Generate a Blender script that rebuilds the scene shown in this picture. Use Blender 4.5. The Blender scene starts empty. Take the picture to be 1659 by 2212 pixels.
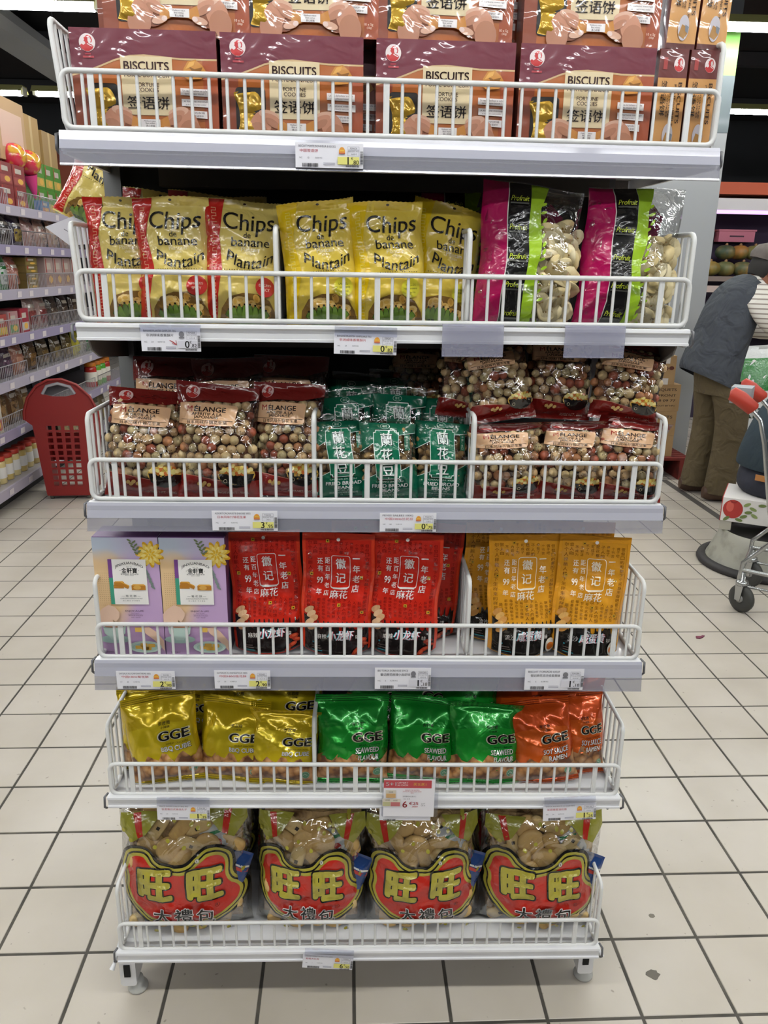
import bpy, bmesh, math, random
import numpy as np
from mathutils import Vector, Matrix
from mathutils.geometry import tessellate_polygon
SC = bpy.context.scene
COL = SC.collection
R = math.radians
PI = math.pi

# ------------------------------------------------------------------ camera
CAM_POS = Vector((-0.21618, -1.42440, 1.48270))
CR = Vector((0.998882, -0.044887, 0.014807)); CU = Vector((-0.000779, 0.297587, 0.954694)); CF = Vector((0.047260, 0.953639, -0.297220))
cam = bpy.data.cameras.new('camera')
cam.sensor_fit = 'HORIZONTAL'; cam.sensor_width = 36.0; cam.lens = 36.0 * 1700.0 / 1659.0
cam.clip_start = 0.02; cam.clip_end = 60
camo = bpy.data.objects.new('camera', cam); COL.objects.link(camo)
camo.matrix_world = Matrix(((CR.x, CU.x, -CF.x, CAM_POS.x), (CR.y, CU.y, -CF.y, CAM_POS.y), (CR.z, CU.z, -CF.z, CAM_POS.z), (0, 0, 0, 1)))
SC.camera = camo
# ------------------------------------------------------------------ world, exposure
W = bpy.data.worlds.new('store'); SC.world = W; W.use_nodes = True
W.node_tree.nodes['Background'].inputs[0].default_value = (0.92, 0.95, 1.0, 1)
W.node_tree.nodes['Background'].inputs[1].default_value = 0.03
TUBE_POWER = 47.0
LIGHT_ROWS = (6.95, 4.24, 1.62, -0.95, -3.5)
CEIL_Z = 3.12
SC.view_settings.view_transform = 'Standard'; SC.view_settings.look = 'None'
SC.view_settings.gamma = 1.0; SC.view_settings.use_curve_mapping = False
SC.view_settings.exposure = 0.12
SC.cycles.use_denoising = True
SC.cycles.transparent_max_bounces = 14
SC.cycles.max_bounces = 4; SC.cycles.diffuse_bounces = 2; SC.cycles.glossy_bounces = 2; SC.cycles.use_adaptive_sampling = True; SC.cycles.adaptive_threshold = 0.05
SC.cycles.sample_clamp_indirect = 4.0
SC.cycles.use_light_tree = False; SC.cycles.caustics_reflective = False; SC.cycles.caustics_refractive = False

# ------------------------------------------------------------------ helpers: materials
def lin(c):
    if isinstance(c, str):
        c = [int(c[i:i + 2], 16) / 255 for i in (1, 3, 5)]
    return tuple((x / 12.92 if x <= .04045 else ((x + .055) / 1.055) ** 2.4) for x in c[:3]) + (1,)
MATS = {}
def mat(col, rough=.5, metal=0., coat=0., bump=None, emit=0., kind='', spec=.5, mix=None):
    """procedural principled material; bump=(scale,strength,distance); mix=(colour2, scale, low, high)"""
    key = (str(col), rough, metal, coat, bump, emit, kind, spec, mix)
    if key in MATS: return MATS[key]
    m = bpy.data.materials.new(f'mat_{len(MATS):03d}'); m.use_nodes = True
    nt = m.node_tree; p = nt.nodes['Principled BSDF']
    p.inputs['Base Color'].default_value = lin(col); p.inputs['Roughness'].default_value = rough
    p.inputs['Metallic'].default_value = metal; p.inputs['Coat Weight'].default_value = coat
    p.inputs['Coat Roughness'].default_value = .06; p.inputs['Specular IOR Level'].default_value = spec
    tc = None
    if bump or mix:
        tc = nt.nodes.new('ShaderNodeTexCoord')
    if mix:
        n = nt.nodes.new('ShaderNodeTexNoise'); n.inputs['Scale'].default_value = mix[1]; n.inputs['Detail'].default_value = 4
        cr = nt.nodes.new('ShaderNodeValToRGB'); cr.color_ramp.elements[0].position = mix[2]; cr.color_ramp.elements[1].position = mix[3]
        cr.color_ramp.elements[0].color = lin(col); cr.color_ramp.elements[1].color = lin(mix[0])
        nt.links.new(tc.outputs['Object'], n.inputs['Vector']); nt.links.new(n.outputs['Fac'], cr.inputs['Fac'])
        nt.links.new(cr.outputs['Color'], p.inputs['Base Color'])
    if bump:
        n = nt.nodes.new('ShaderNodeTexNoise'); n.inputs['Scale'].default_value = bump[0]; n.inputs['Detail'].default_value = 2.5
        n.inputs['Distortion'].default_value = .8
        b = nt.nodes.new('ShaderNodeBump'); b.inputs['Strength'].default_value = bump[1]; b.inputs['Distance'].default_value = bump[2]
        nt.links.new(tc.outputs['Object'], n.inputs['Vector']); nt.links.new(n.outputs['Fac'], b.inputs['Height'])
        nt.links.new(b.outputs['Normal'], p.inputs['Normal'])
        if coat: nt.links.new(b.outputs['Normal'], p.inputs['Coat Normal'])
    if emit:
        p.inputs['Emission Color'].default_value = lin(col); p.inputs['Emission Strength'].default_value = emit
    MATS[key] = m
    return m
def film(col, rough=.24, b=.6): return mat(col, rough, .0, .7, (38., b, .006))
def foil(col, rough=.26, b=.4): return mat(col, rough, .45, .5, (30., b, .004))
def card(col): return mat(col, .42, 0, .12)
def wrap(col): return mat(col, .35, 0, .9, (17., .6, .005))
def paper(col): return mat(col, .6)
def plain(col, r=.5): return mat(col, r)
def clear(key='clear', tint=(.97, .97, .96), base=.09, gain=.65, rough=.07, bump=(30., .8, .008)):
    """thin transparent plastic: see-through with fresnel-like gloss"""
    if key in MATS: return MATS[key]
    m = bpy.data.materials.new('mat_' + key); m.use_nodes = True; nt = m.node_tree
    nt.nodes.remove(nt.nodes['Principled BSDF']); out = nt.nodes['Material Output']
    t = nt.nodes.new('ShaderNodeBsdfTransparent'); t.inputs[0].default_value = tint + (1,)
    g = nt.nodes.new('ShaderNodeBsdfGlossy'); g.inputs['Roughness'].default_value = rough
    lw = nt.nodes.new('ShaderNodeLayerWeight'); lw.inputs['Blend'].default_value = .35
    ma = nt.nodes.new('ShaderNodeMath'); ma.operation = 'MULTIPLY_ADD'; ma.inputs[1].default_value = gain; ma.inputs[2].default_value = base; ma.use_clamp = True
    mx = nt.nodes.new('ShaderNodeMixShader')
    tc = nt.nodes.new('ShaderNodeTexCoord'); n = nt.nodes.new('ShaderNodeTexNoise'); n.inputs['Scale'].default_value = bump[0]; n.inputs['Detail'].default_value = 2.5; n.inputs['Distortion'].default_value = 1.0
    b = nt.nodes.new('ShaderNodeBump'); b.inputs['Strength'].default_value = bump[1]; b.inputs['Distance'].default_value = bump[2]
    L = nt.links.new
    L(tc.outputs['Object'], n.inputs['Vector']); L(n.outputs['Fac'], b.inputs['Height']); L(b.outputs['Normal'], g.inputs['Normal']); L(b.outputs['Normal'], lw.inputs['Normal'])
    L(lw.outputs['Facing'], ma.inputs[0]); L(ma.outputs[0], mx.inputs[0]); L(t.outputs[0], mx.inputs[1]); L(g.outputs[0], mx.inputs[2]); L(mx.outputs[0], out.inputs['Surface'])
    MATS[key] = m
    return m
def frosted(key, col, rough, alpha):
    """cloudy strip of plastic: partly see-through"""
    if key in MATS: return MATS[key]
    m = mat(col, rough, 0, .4, None, 0, key).copy(); m.name = 'mat_' + key
    m.node_tree.nodes['Principled BSDF'].inputs['Alpha'].default_value = alpha
    MATS[key] = m
    return m

# ------------------------------------------------------------------ helpers: meshes
class MB:
    """collects boxes, tubes, lathes and polygons; build() links them as ONE mesh object"""
    def __init__(s): s.v = []; s.f = []; s.m = []; s.mats = []; s.sm = []
    def mi(s, m):
        if m not in s.mats: s.mats.append(m)
        return s.mats.index(m)
    def add(s, vs, fs, m, smooth=False):
        o = len(s.v); k = s.mi(m)
        s.v += [tuple(v) for v in vs]
        for f in fs: s.f.append(tuple(i + o for i in f)); s.m.append(k); s.sm.append(smooth)
        return s
    def box(s, x0, x1, y0, y1, z0, z1, m):
        v = [(x, y, z) for z in (z0, z1) for y in (y0, y1) for x in (x0, x1)]
        return s.add(v, [(0, 2, 3, 1), (4, 5, 7, 6), (0, 1, 5, 4), (2, 6, 7, 3), (0, 4, 6, 2), (1, 3, 7, 5)], m)
    def prism(s, pts, axis, a, b, m, smooth=False):
        """extrude the 2D loop along axis from a to b (x: pts are (y,z); y: (x,z); z: (x,y))"""
        n = len(pts)
        def P(p, t): return (t, p[0], p[1]) if axis == 'x' else (p[0], t, p[1]) if axis == 'y' else (p[0], p[1], t)
        v = [P(p, a) for p in pts] + [P(p, b) for p in pts]
        s.add(v, [(i, (i + 1) % n, n + (i + 1) % n, n + i) for i in range(n)], m, smooth)
        return s.add(v, [tuple(range(n))[::-1], tuple(range(n, 2 * n))], m)
    def tube(s, path, r, m, n=6, closed=False, caps=True):
        P = [Vector(p) for p in path]; k = len(P); rings = []
        rr = r if isinstance(r, (list, tuple)) else [r] * k
        up = None
        for i in range(k):
            if closed: d = P[(i + 1) % k] - P[i - 1]
            else: d = P[min(i + 1, k - 1)] - P[max(i - 1, 0)]
            if d.length < 1e-9: d = Vector((0, 0, 1))
            d.normalize()
            if up is None or abs(up.dot(d)) > .99:
                up = Vector((0, 0, 1)) if abs(d.z) < .9 else Vector((0, 1, 0))
            a = d.cross(up).normalized(); b = a.cross(d).normalized(); up = b
            rings.append([P[i] + (a * math.cos(2 * PI * j / n) + b * math.sin(2 * PI * j / n)) * rr[i] for j in range(n)])
        v = [p for g in rings for p in g]; f = []
        for i in range(k if closed else k - 1):
            q = (i + 1) % k
            for j in range(n): f.append((i * n + j, i * n + (j + 1) % n, q * n + (j + 1) % n, q * n + j))
        s.add(v, f, m, True)
        if caps and not closed: s.add(v, [tuple(range(n))[::-1], tuple(range((k - 1) * n, k * n))], m)
        return s
    def lathe(s, prof, m, n=20, c=(0, 0, 0), a0=0, a1=2 * PI, smooth=True):
        full = abs(a1 - a0 - 2 * PI) < 1e-6; k = n if full else n + 1; v = []
        for r, z in prof:
            for j in range(k):
                a = a0 + (a1 - a0) * j / n; v.append((c[0] + r * math.cos(a), c[1] + r * math.sin(a), c[2] + z))
        f = []
        for i in range(len(prof) - 1):
            for j in range(n if full else n): f.append((i * k + j, i * k + (j + 1) % k, (i + 1) * k + (j + 1) % k, (i + 1) * k + j))
        return s.add(v, f, m, smooth)
    def sph(s, c, r, m, nu=10, nv=6, jit=0, rnd=None):
        r = r if isinstance(r, (tuple, list)) else (r, r, r); v = [(c[0], c[1], c[2] + r[2])]; f = []
        for i in range(1, nv):
            for j in range(nu):
                t = PI * i / nv; p = 2 * PI * j / nu; k = 1 + (rnd.uniform(-jit, jit) if jit else 0)
                v.append((c[0] + r[0] * k * math.sin(t) * math.cos(p), c[1] + r[1] * k * math.sin(t) * math.sin(p), c[2] + r[2] * k * math.cos(t)))
        v.append((c[0], c[1], c[2] - r[2])); n = len(v) - 1
        for j in range(nu):
            f.append((0, 1 + j, 1 + (j + 1) % nu)); f.append((n, n - 1 - j, n - 1 - (j + 1) % nu))
            for i in range(nv - 2): f.append((1 + i * nu + j, 1 + (i + 1) * nu + j, 1 + (i + 1) * nu + (j + 1) % nu, 1 + i * nu + (j + 1) % nu))
        return s.add(v, f, m, True)
    def mesh(s, name):
        me = bpy.data.meshes.new(name.split('#')[0]); me.from_pydata(s.v, [], s.f)
        for m in s.mats: me.materials.append(m)
        me.polygons.foreach_set('material_index', s.m); me.polygons.foreach_set('use_smooth', s.sm); me.update()
        return me
    def build(s, name, parent=None, mw=None): return obj(name, s.mesh(name), parent, mw)
def obj(name, me, parent=None, mw=None):
    o = bpy.data.objects.new(name.split('#')[0], me); COL.objects.link(o)
    if parent is not None: o.parent = parent
    if mw is not None:
        if parent is None: o.matrix_world = mw
        else: o.matrix_local = mw
    return o
def tag(o, label, cat, group=None):
    o['label'] = label; o['category'] = cat
    if group: o['group'] = group
    return o
def struct(o, label=None, cat=None):
    o['kind'] = 'structure'
    if label: o['label'] = label; o['category'] = cat
    return o
def thing(name, label, cat, mw=None, group=None):
    o = bpy.data.objects.new(name, None); o.empty_display_size = .05; COL.objects.link(o)
    if mw is not None: o.matrix_world = mw
    return tag(o, label, cat, group)
def T(x, y, z): return Matrix.Translation((x, y, z))
def RX(d): return Matrix.Rotation(R(d), 4, 'X')
def RY(d): return Matrix.Rotation(R(d), 4, 'Y')
def RZ(d): return Matrix.Rotation(R(d), 4, 'Z')
def rrect(x0, y0, x1, y1, r, n=4):
    p = []
    for cx, cy, a in ((x1 - r, y1 - r, 0), (x0 + r, y1 - r, 90), (x0 + r, y0 + r, 180), (x1 - r, y0 + r, 270)):
        for i in range(n + 1):
            t = R(a + 90 * i / n); p.append((cx + r * math.cos(t), cy + r * math.sin(t)))
    return p
def ellp(cx, cy, rx, ry, n=20, rot=0):
    c, s_ = math.cos(R(rot)), math.sin(R(rot)); q = []
    for i in range(n):
        a = rx * math.cos(2 * PI * i / n); b = ry * math.sin(2 * PI * i / n); q.append((cx + a * c - b * s_, cy + a * s_ + b * c))
    return q
# shelf frames: front centre of each shelf's top edge; x along the front, y into the shelf
FR = {1: (-.137, -.122, 1.666, 1.6), 2: (-.147, -.115, 1.391, .5), 3: (-.161, -.1125, 1.089, -.85), 4: (-.1725, -.129, .7945, -1.4), 5: (-.179, -.124, .496, -1.6), 6: (-.1871, -.1356, .1306, -1.1)}
def frame(s):
    x, y, z, a = FR[s]; return T(x, y, z) @ RZ(a)
SHZ = -.007   # tray surface below the lip's top edge

# ------------------------------------------------------------------ floor of single tiles
G = .0072
fl = struct(MB().box(-9, 9, -2.4, 12, -.05, -.0015, mat('#3b3833', .8, mix=('#57524b', 9., .4, .7))).build('floor'), 'cream ceramic tiled floor with dark joints', 'floor')
def tilemat():
    m = mat('#d6cdbf', .3, 0, .0, None, 0, 'tile').copy(); nt = m.node_tree; p = nt.nodes['Principled BSDF']
    oi = nt.nodes.new('ShaderNodeObjectInfo'); tc = nt.nodes.new('ShaderNodeTexCoord'); ge = nt.nodes.new('ShaderNodeNewGeometry')
    n = nt.nodes.new('ShaderNodeTexNoise'); n.inputs['Scale'].default_value = 3.2; n.inputs['Detail'].default_value = 5
    r = nt.nodes.new('ShaderNodeValToRGB'); r.color_ramp.elements[0].position = .25; r.color_ramp.elements[1].position = .75
    r.color_ramp.elements[0].color = lin('#aea599'); r.color_ramp.elements[1].color = lin('#c2bab0')
    n2 = nt.nodes.new('ShaderNodeTexNoise'); n2.inputs['Scale'].default_value = 55; n2.inputs['Detail'].default_value = 1
    r2 = nt.nodes.new('ShaderNodeValToRGB'); r2.color_ramp.elements[0].position = .755; r2.color_ramp.elements[1].position = .79
    r2.color_ramp.elements[0].color = (1, 1, 1, 1); r2.color_ramp.elements[1].color = (.55, .52, .5, 1)
    mm = nt.nodes.new('ShaderNodeMixRGB'); mm.blend_type = 'MULTIPLY'; mm.inputs[0].default_value = .8
    hs = nt.nodes.new('ShaderNodeHueSaturation'); mr = nt.nodes.new('ShaderNodeMapRange'); mr.inputs[3].default_value = .96; mr.inputs[4].default_value = 1.03
    L = nt.links.new
    L(ge.outputs['Position'], n.inputs['Vector']); L(ge.outputs['Position'], n2.inputs['Vector']); L(n.outputs['Fac'], r.inputs['Fac']); L(n2.outputs['Fac'], r2.inputs['Fac'])
    L(r.outputs[0], mm.inputs[1]); L(r2.outputs[0], mm.inputs[2]); L(oi.outputs['Random'], mr.inputs[0]); L(mr.outputs[0], hs.inputs['Value']); L(mm.outputs[0], hs.inputs['Color']); L(hs.outputs[0], p.inputs['Base Color'])
    return m
TM = tilemat()
def tilemesh():
    h = .1 - G / 2; b = .0012
    v = [(-h, -h, -.006), (h, -h, -.006), (h, h, -.006), (-h, h, -.006), (-h, -h, -b), (h, -h, -b), (h, h, -b), (-h, h, -b), (-h + b, -h + b, 0), (h - b, -h + b, 0), (h - b, h - b, 0), (-h + b, h - b, 0)]
    f = [(8, 9, 10, 11)] + [(a + i, a + (i + 1) % 4, a + 4 + (i + 1) % 4, a + 4 + i) for a in (0, 4) for i in range(4)]
    return MB().add(v, f, TM).mesh('tile')
TME = tilemesh()
def project(p):
    d = Vector(p) - CAM_POS; z = d.dot(CF)
    if z < .05: return None
    return 829.5 + 1700 * d.dot(CR) / z, 1106 - 1700 * d.dot(CU) / z, z
cells = []
for j in range(-9, 60):
    for i in range(-45, 45):
        c = (.2 * i + .1, .2 * j + .1, 0); q = project(c)
        if q is None: continue
        vis = -140 < q[0] < 1800 and 600 < q[1] < 2420
        if vis and 330 < q[0] < 1330 and q[1] < 2000: vis = q[1] > 1960    # behind the stand
        cells.append((0 if vis else 1, q[2], i, j))
cells.sort(); near = cells[:300]; rest = cells[300:]
for k in near:
    o = bpy.data.objects.new('tile', TME); COL.objects.link(o); o.parent = fl; o.location = (.2 * k[2] + .1, .2 * k[3] + .1, 0)
fm = MB()
h = .1 - G / 2
for k in rest:
    x, y = .2 * k[2] + .1, .2 * k[3] + .1
    fm.add([(x - h, y - h, 0), (x + h, y - h, 0), (x + h, y + h, 0), (x - h, y + h, 0)], [(0, 1, 2, 3)], TM)
o = fm.build('far_tiles', fl); o['kind'] = 'stuff'
# stains on the floor near the right front leg
def blotch(x, y, r, col, seed, name, label):
    rd = random.Random(seed); pts = [(x + r * (1 + rd.uniform(-.18, .18)) * math.cos(t) * 1.15, y + r * (1 + rd.uniform(-.18, .18)) * math.sin(t)) for t in [2 * PI * i / 16 for i in range(16)]]
    m = MB().prism(pts, 'z', 0.0, .0009, mat(col, .5)).build(name); tag(m, label, 'stain')
blotch(.46, -.098, .0125, '#5b544b', 2, 'floor_stain', 'round dark grey gum stain on the tile right of the front leg')
blotch(.518, .065, .006, '#6b6458', 5, 'floor_stain', 'small grey spot on the tile behind the gum stain')

# ------------------------------------------------------------------ ceiling, beams, lamps
cm = mat('#16171a', .9)
struct(MB().box(-9, 9, -5, 13, 3.75, 3.8, cm).build('ceiling'), 'dark ceiling above the lamp rows', 'ceiling')
WHT = mat('#e4e4e0', .4)
tubem = mat('#f7f9fd', .5, emit=TUBE_POWER)
def lamp_mesh():
    a = MB(); a.prism([(-.06, .05), (-.11, -.005), (-.10, -.005), (-.05, .035), (.05, .035), (.10, -.005), (.11, -.005), (.06, .05)], 'x', -.73, .73, mat('#8d8a55', .5)); 
    b = MB(); b.tube([(-.7, 0, 0), (.7, 0, 0)], .034, tubem, 8)
    c = MB()
    c.box(-.012, .012, -.05, .05, -.03, .04, WHT)
    d = MB(); d.tube([(0, 0, .05), (0, 0, .75)], .004, mat('#55565a', .5), 5)
    return a.mesh('housing'), b.mesh('tube'), c.mesh('end_cap'), d.mesh('hanger')
LMESH = lamp_mesh()
rowname = {6.95: 'farthest from the camera', 4.24: 'behind the snack stand', 1.62: 'over the stand', -.95: 'over the camera', -3.5: 'behind the camera', -6.0: 'far behind the camera'}
n = 0
for ry in LIGHT_ROWS:
    for k, x in enumerate((-5.6, -4.05, -2.5, -.95, .6, 2.15, 3.7, 5.25)):
        xx = x + (.08 if ry == 6.95 else (.02 if ry == 4.24 else 0))
        ln = ['far left', 'third left', 'second left', 'left of centre', 'right of centre', 'second right', 'third right', 'far right'][k]
        t = thing('ceiling_light', f'bright tube lamp {ln} in the ceiling row {rowname[ry]}', 'lamp', T(xx, ry, CEIL_Z - .12), 'fluorescent ceiling lamps')
        obj('housing', LMESH[0], t); obj('tube', LMESH[1], t)
        for q in (-1, 1): obj('end_cap', LMESH[2], t, T(.72 * q, 0, 0)); obj('hanger', LMESH[3], t, T(.5 * q, 0, 0))

# ------------------------------------------------------------------ the display stand
PW = mat('#dedee0', .38, 0, .15, mix=('#cfcfd2', 7., .45, .8))      # white powder-coated steel
PWD = mat('#b9bac0', .4, 0, .1)
DK = mat('#3a3837', .7); DKB = mat('#1d1d1e', .75)
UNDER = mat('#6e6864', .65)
RAIL = frosted('rail', '#b9b9c6', .2, .86); RAIL2 = frosted('rail2', '#9c9ca8', .12, .5)  # lower strip clearer and greyer; its darker reflection put into the colour
stand = thing('display_stand', 'white metal six shelf display stand standing on the tiled floor', 'shelf unit', T(-.187, -.12, 0))
SW = stand.matrix_world.inverted()
def sp(mb, name, parent=None, mw=None): return mb.build(name, parent or stand, mw)
LIPS = {1: ('rail', -.047), 2: ('metal', -.027), 3: ('rail', -.047), 4: ('rail', -.053), 5: ('metal', -.025), 6: ('metal', -.027)}
for s in FR:
    m = MB(); m.box(-.497, .497, .004, .37, SHZ - .003, SHZ, PW)
    m.box(-.5, -.494, .004, .37, -.03, -.002, PW); m.box(.494, .5, .004, .37, -.03, -.002, PW)
    sh = sp(m, 'shelf', None, SW @ frame(s))
    u = MB()
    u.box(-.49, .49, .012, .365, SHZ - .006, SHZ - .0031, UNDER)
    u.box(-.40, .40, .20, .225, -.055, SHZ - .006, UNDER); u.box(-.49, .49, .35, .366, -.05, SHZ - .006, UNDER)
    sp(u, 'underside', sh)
    l = MB()
    prof = [(.012, 0), (.0, 0), (-.003, -.002), (-.004, -.006), (-.0015, -.0085), (0, -.009), (0, -.0225), (-.003, -.0235), (-.003, -.027), (.012, -.027)]
    if s in (5,): prof = [(y, z * .93) for y, z in prof]
    l.prism(prof, 'x', -.5, .5, PW); sp(l, 'front_lip', sh)
    if LIPS[s][0] == 'rail':
        d = -LIPS[s][1]
        r = MB(); r.prism([(-.005, .001), (-.0075, -.004), (-.0085, -.012), (-.0125, -d * .52), (-.0105, -d * .52), (-.0055, -.012), (-.0045, -.001)], 'x', -.5, .5, RAIL)
        pr0 = sp(r, 'price_rail', sh)
        r = MB(); r.prism([(-.0125, -d * .52), (-.0160, -d + .003), (-.0175, -d), (-.0135, -d - .001), (-.0145, -d + .003), (-.0112, -d * .52)], 'x', -.5, .5, RAIL2); sp(r, 'clear_strip', pr0) if False else sp(r, 'clear_strip', sh)
    for x in (-.503, .503):      # bent hook clips at the shelf ends
        c = MB(); sg = 1 if x > 0 else -1
        c.tube([(x, .012, -.002), (x + sg * .004, .002, -.004), (x + sg * .004, -.001, -.024), (x + sg * .002, .004, -.03)], .0024, mat('#6a6a6e', .4, .5), 5)
        sp(c, 'end_clip', sh)
    if s in (2, 5):
        for sg in (-1, 1):
            b = MB(); b.prism([(.01, -.028), (.36, -.028), (.36, -.09), (.06, -.06), (.02, -.045)], 'x', sg * .485 - .0015, sg * .485 + .0015, UNDER)
            sp(b, 'bracket', sh)
back = MB(); back.box(-.45, .45, .262, .275, .07, 1.8, DK)
bp = sp(back, 'back_panel')
for x in (-.45, .45):
    p = MB(); p.box(x - .015, x + .015, .24, .29, .02, 1.8, mat('#77787a', .5))  # white upright toned down to grey, its shadow put into the colour
    sp(p, 'upright')
for i, x in enumerate((-.487, .487)):
    lg = MB(); fx = -.0165
    lg.prism(rrect(x - fx - .033, .026, x + fx + .033, .118, .006, 2), 'y', .006, .055, PW)
    lo = sp(lg, 'leg', None, T(0, 0, 0))
    h = MB(); h.box(x - .0075, x + .0055, .0035, .0062, .052, .082, mat('#050505', .8)); sp(h, 'slot', lo)
    w = MB(); w.lathe([(0, 0), (.019, 0), (.021, .003), (.021, .008), (.014, .013), (.012, .03), (0, .03)], frosted('wheelm', '#c9c9c4', .25, .75), 20, (x + (.004 if i else .012), .026, 0)); sp(w, 'glide', lo)
    hk = MB(); sg = -1 if i == 0 else 1
    hk.tube([(x + sg * .016, .12, .128), (x + sg * .02, .04, .118), (x + sg * .022, -.004, .098), (x + sg * .026, -.012, .09)], [.003, .003, .004, .006], PW, 6); sp(hk, 'side_hook', lo)
base = MB(); base.box(-.47, .47, .20, .24, .03, .10, DKB); sp(base, 'rear_beam')

# ------------------------------------------------------------------ wire fences
WR = mat('#dcdcda', .42, 0, .1, mix=('#c4c4c2', 14., .5, .8))
def wire_mesh(hh): return MB().tube([(0, 0, 0), (0, 0, hh)], .0026, WR, 6, caps=False).mesh('wire')
def loop_path(a0, z0, a1, z1, r, axis):
    return [(p[0], 0, p[1]) if axis == 'x' else (0, p[0], p[1]) for p in rrect(a0, z0, a1, z1, r, 5)]
ordn = {1: 'top', 2: 'second', 3: 'third', 4: 'fourth', 5: 'fifth', 6: 'bottom'}
prodn = {1: 'fortune cookie boxes', 2: 'banana chip bags', 3: 'nut mix bags', 4: 'pastry boxes and pouches', 5: 'cracker snack bags', 6: 'large clear cracker bags'}
FZ = {1: (.006, .082), 2: (.005, .079), 3: (.004, .073), 4: (.002, .0665), 5: (0.0, .067), 6: (-.001, .064)}
for s in FR:
    z0, z1 = FZ[s]; fy = .008
    f = thing('wire_fence', f'low white wire fence along the front of the {ordn[s]} shelf of {prodn[s]}', 'wire fence', frame(s) @ T(0, fy, 0), 'front fences')
    MB().tube(loop_path(-.494, z0, .494, z1, .013, 'x'), .0041, WR, 8, closed=True).build('frame', f)
    wm = wire_mesh(z1 - z0)
    k = int(.97 / .026); x0 = -.026 * (k - 1) / 2
    for i in range(k): obj('wire', wm, f, T(x0 + .026 * i + .004, .001, z0))
    for x in (-.452, -.02, .447): MB().box(x - .0045, x + .0045, -.0012, .0018, z0 - .004, z1, WR).build('hook', f)
def side(s, x, y0, y1, zt, lean, name, label, group, cat='wire fence'):
    f = thing(name, label, cat, frame(s) @ T(x, 0, .0) @ RY(lean), group)
    MB().tube(loop_path(y0, .003, y1, zt, .014, 'y'), .0041, WR, 8, closed=True).build('frame', f)
    wm = wire_mesh(zt - .003); k = int((y1 - y0 - .02) / .026)
    for i in range(k): obj('wire', wm, f, T(0, y0 + .022 + .026 * i, .003))
    MB().box(-.0015, .0015, y0 - .001, y0 + .009, .003, zt - .012, WR).build('post', f)
for s in FR:
    side(s, -.492, .012, .34, .15, {1: -4.5, 2: -2.5}.get(s, 0), 'side_fence', f'tall white wire side fence at the left end of the {ordn[s]} shelf', 'side fences')
    side(s, .494, .012, .34, .15, 0, 'side_fence', f'tall white wire side fence at the right end of the {ordn[s]} shelf', 'side fences')
for s, x, y0, lab in ((2, -.182, .014, 'between the red banded and the plain yellow chip bags'), (2, .128, .014, 'between the yellow chip bags and the dried banana bags'), (3, -.112, .016, 'between the left nut bags and the green bean bags'), (3, .164, .016, 'between the green bean bags and the right nut bags'), (4, .178, .016, 'between the red pouches and the orange pouches'), (5, -.101, .03, 'between the yellow and the green cracker bags')):
    side(s, x, y0, .33, .15, 0, 'wire_divider', f'white wire divider {lab}', 'shelf dividers', 'divider')

# ------------------------------------------------------------------ print engine: flat layers in metres, laid on faces or bags
TXT = {}
_tc = bpy.data.curves.new('type', 'FONT'); _to = bpy.data.objects.new('type', _tc)
TSC = bpy.data.scenes.new('typesetting'); TSC.collection.objects.link(_to); TVL = TSC.view_layers[0]
def text2d(body, bold=0., shear=0., space=1., lines=1.):
    k = (body, bold, shear, space, lines)
    if k not in TXT:
        _tc.body = body; _tc.size = 1; _tc.offset = 0; _tc.shear = shear; _tc.space_character = space; _tc.space_line = lines
        _tc.align_x = 'CENTER'; _tc.resolution_u = 4 if len(body) < 12 and ord(body[0]) < 0x2e80 else 2; _tc.fill_mode = 'FRONT'
        TVL.update()
        me = bpy.data.meshes.new_from_object(_to.evaluated_get(TVL.depsgraph))
        v = np.array([p.co[:2] for p in me.vertices]) if len(me.vertices) else np.zeros((0, 2)); f = [tuple(p.vertices) for p in me.polygons]
        bpy.data.meshes.remove(me)
        if bold > .003 and len(v):
            d = bold * .85; nv = len(v); os_ = ((-d, -d * .3), (d, d * .3)) if bold < .02 else ((-d, 0), (d, 0), (0, -d * .6), (0, d * .6)) if bold < .045 else [(k_ * d * math.cos(a * PI / 8), k_ * d * math.sin(a * PI / 8)) for k_ in (1., .5) for a in range(16)]
            v = np.concatenate([v + np.array(o) for o in os_]); f = [tuple(i + nv * q for i in x) for q in range(len(os_)) for x in f]
        TXT[k] = (v, f)
    return TXT[k]
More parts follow.
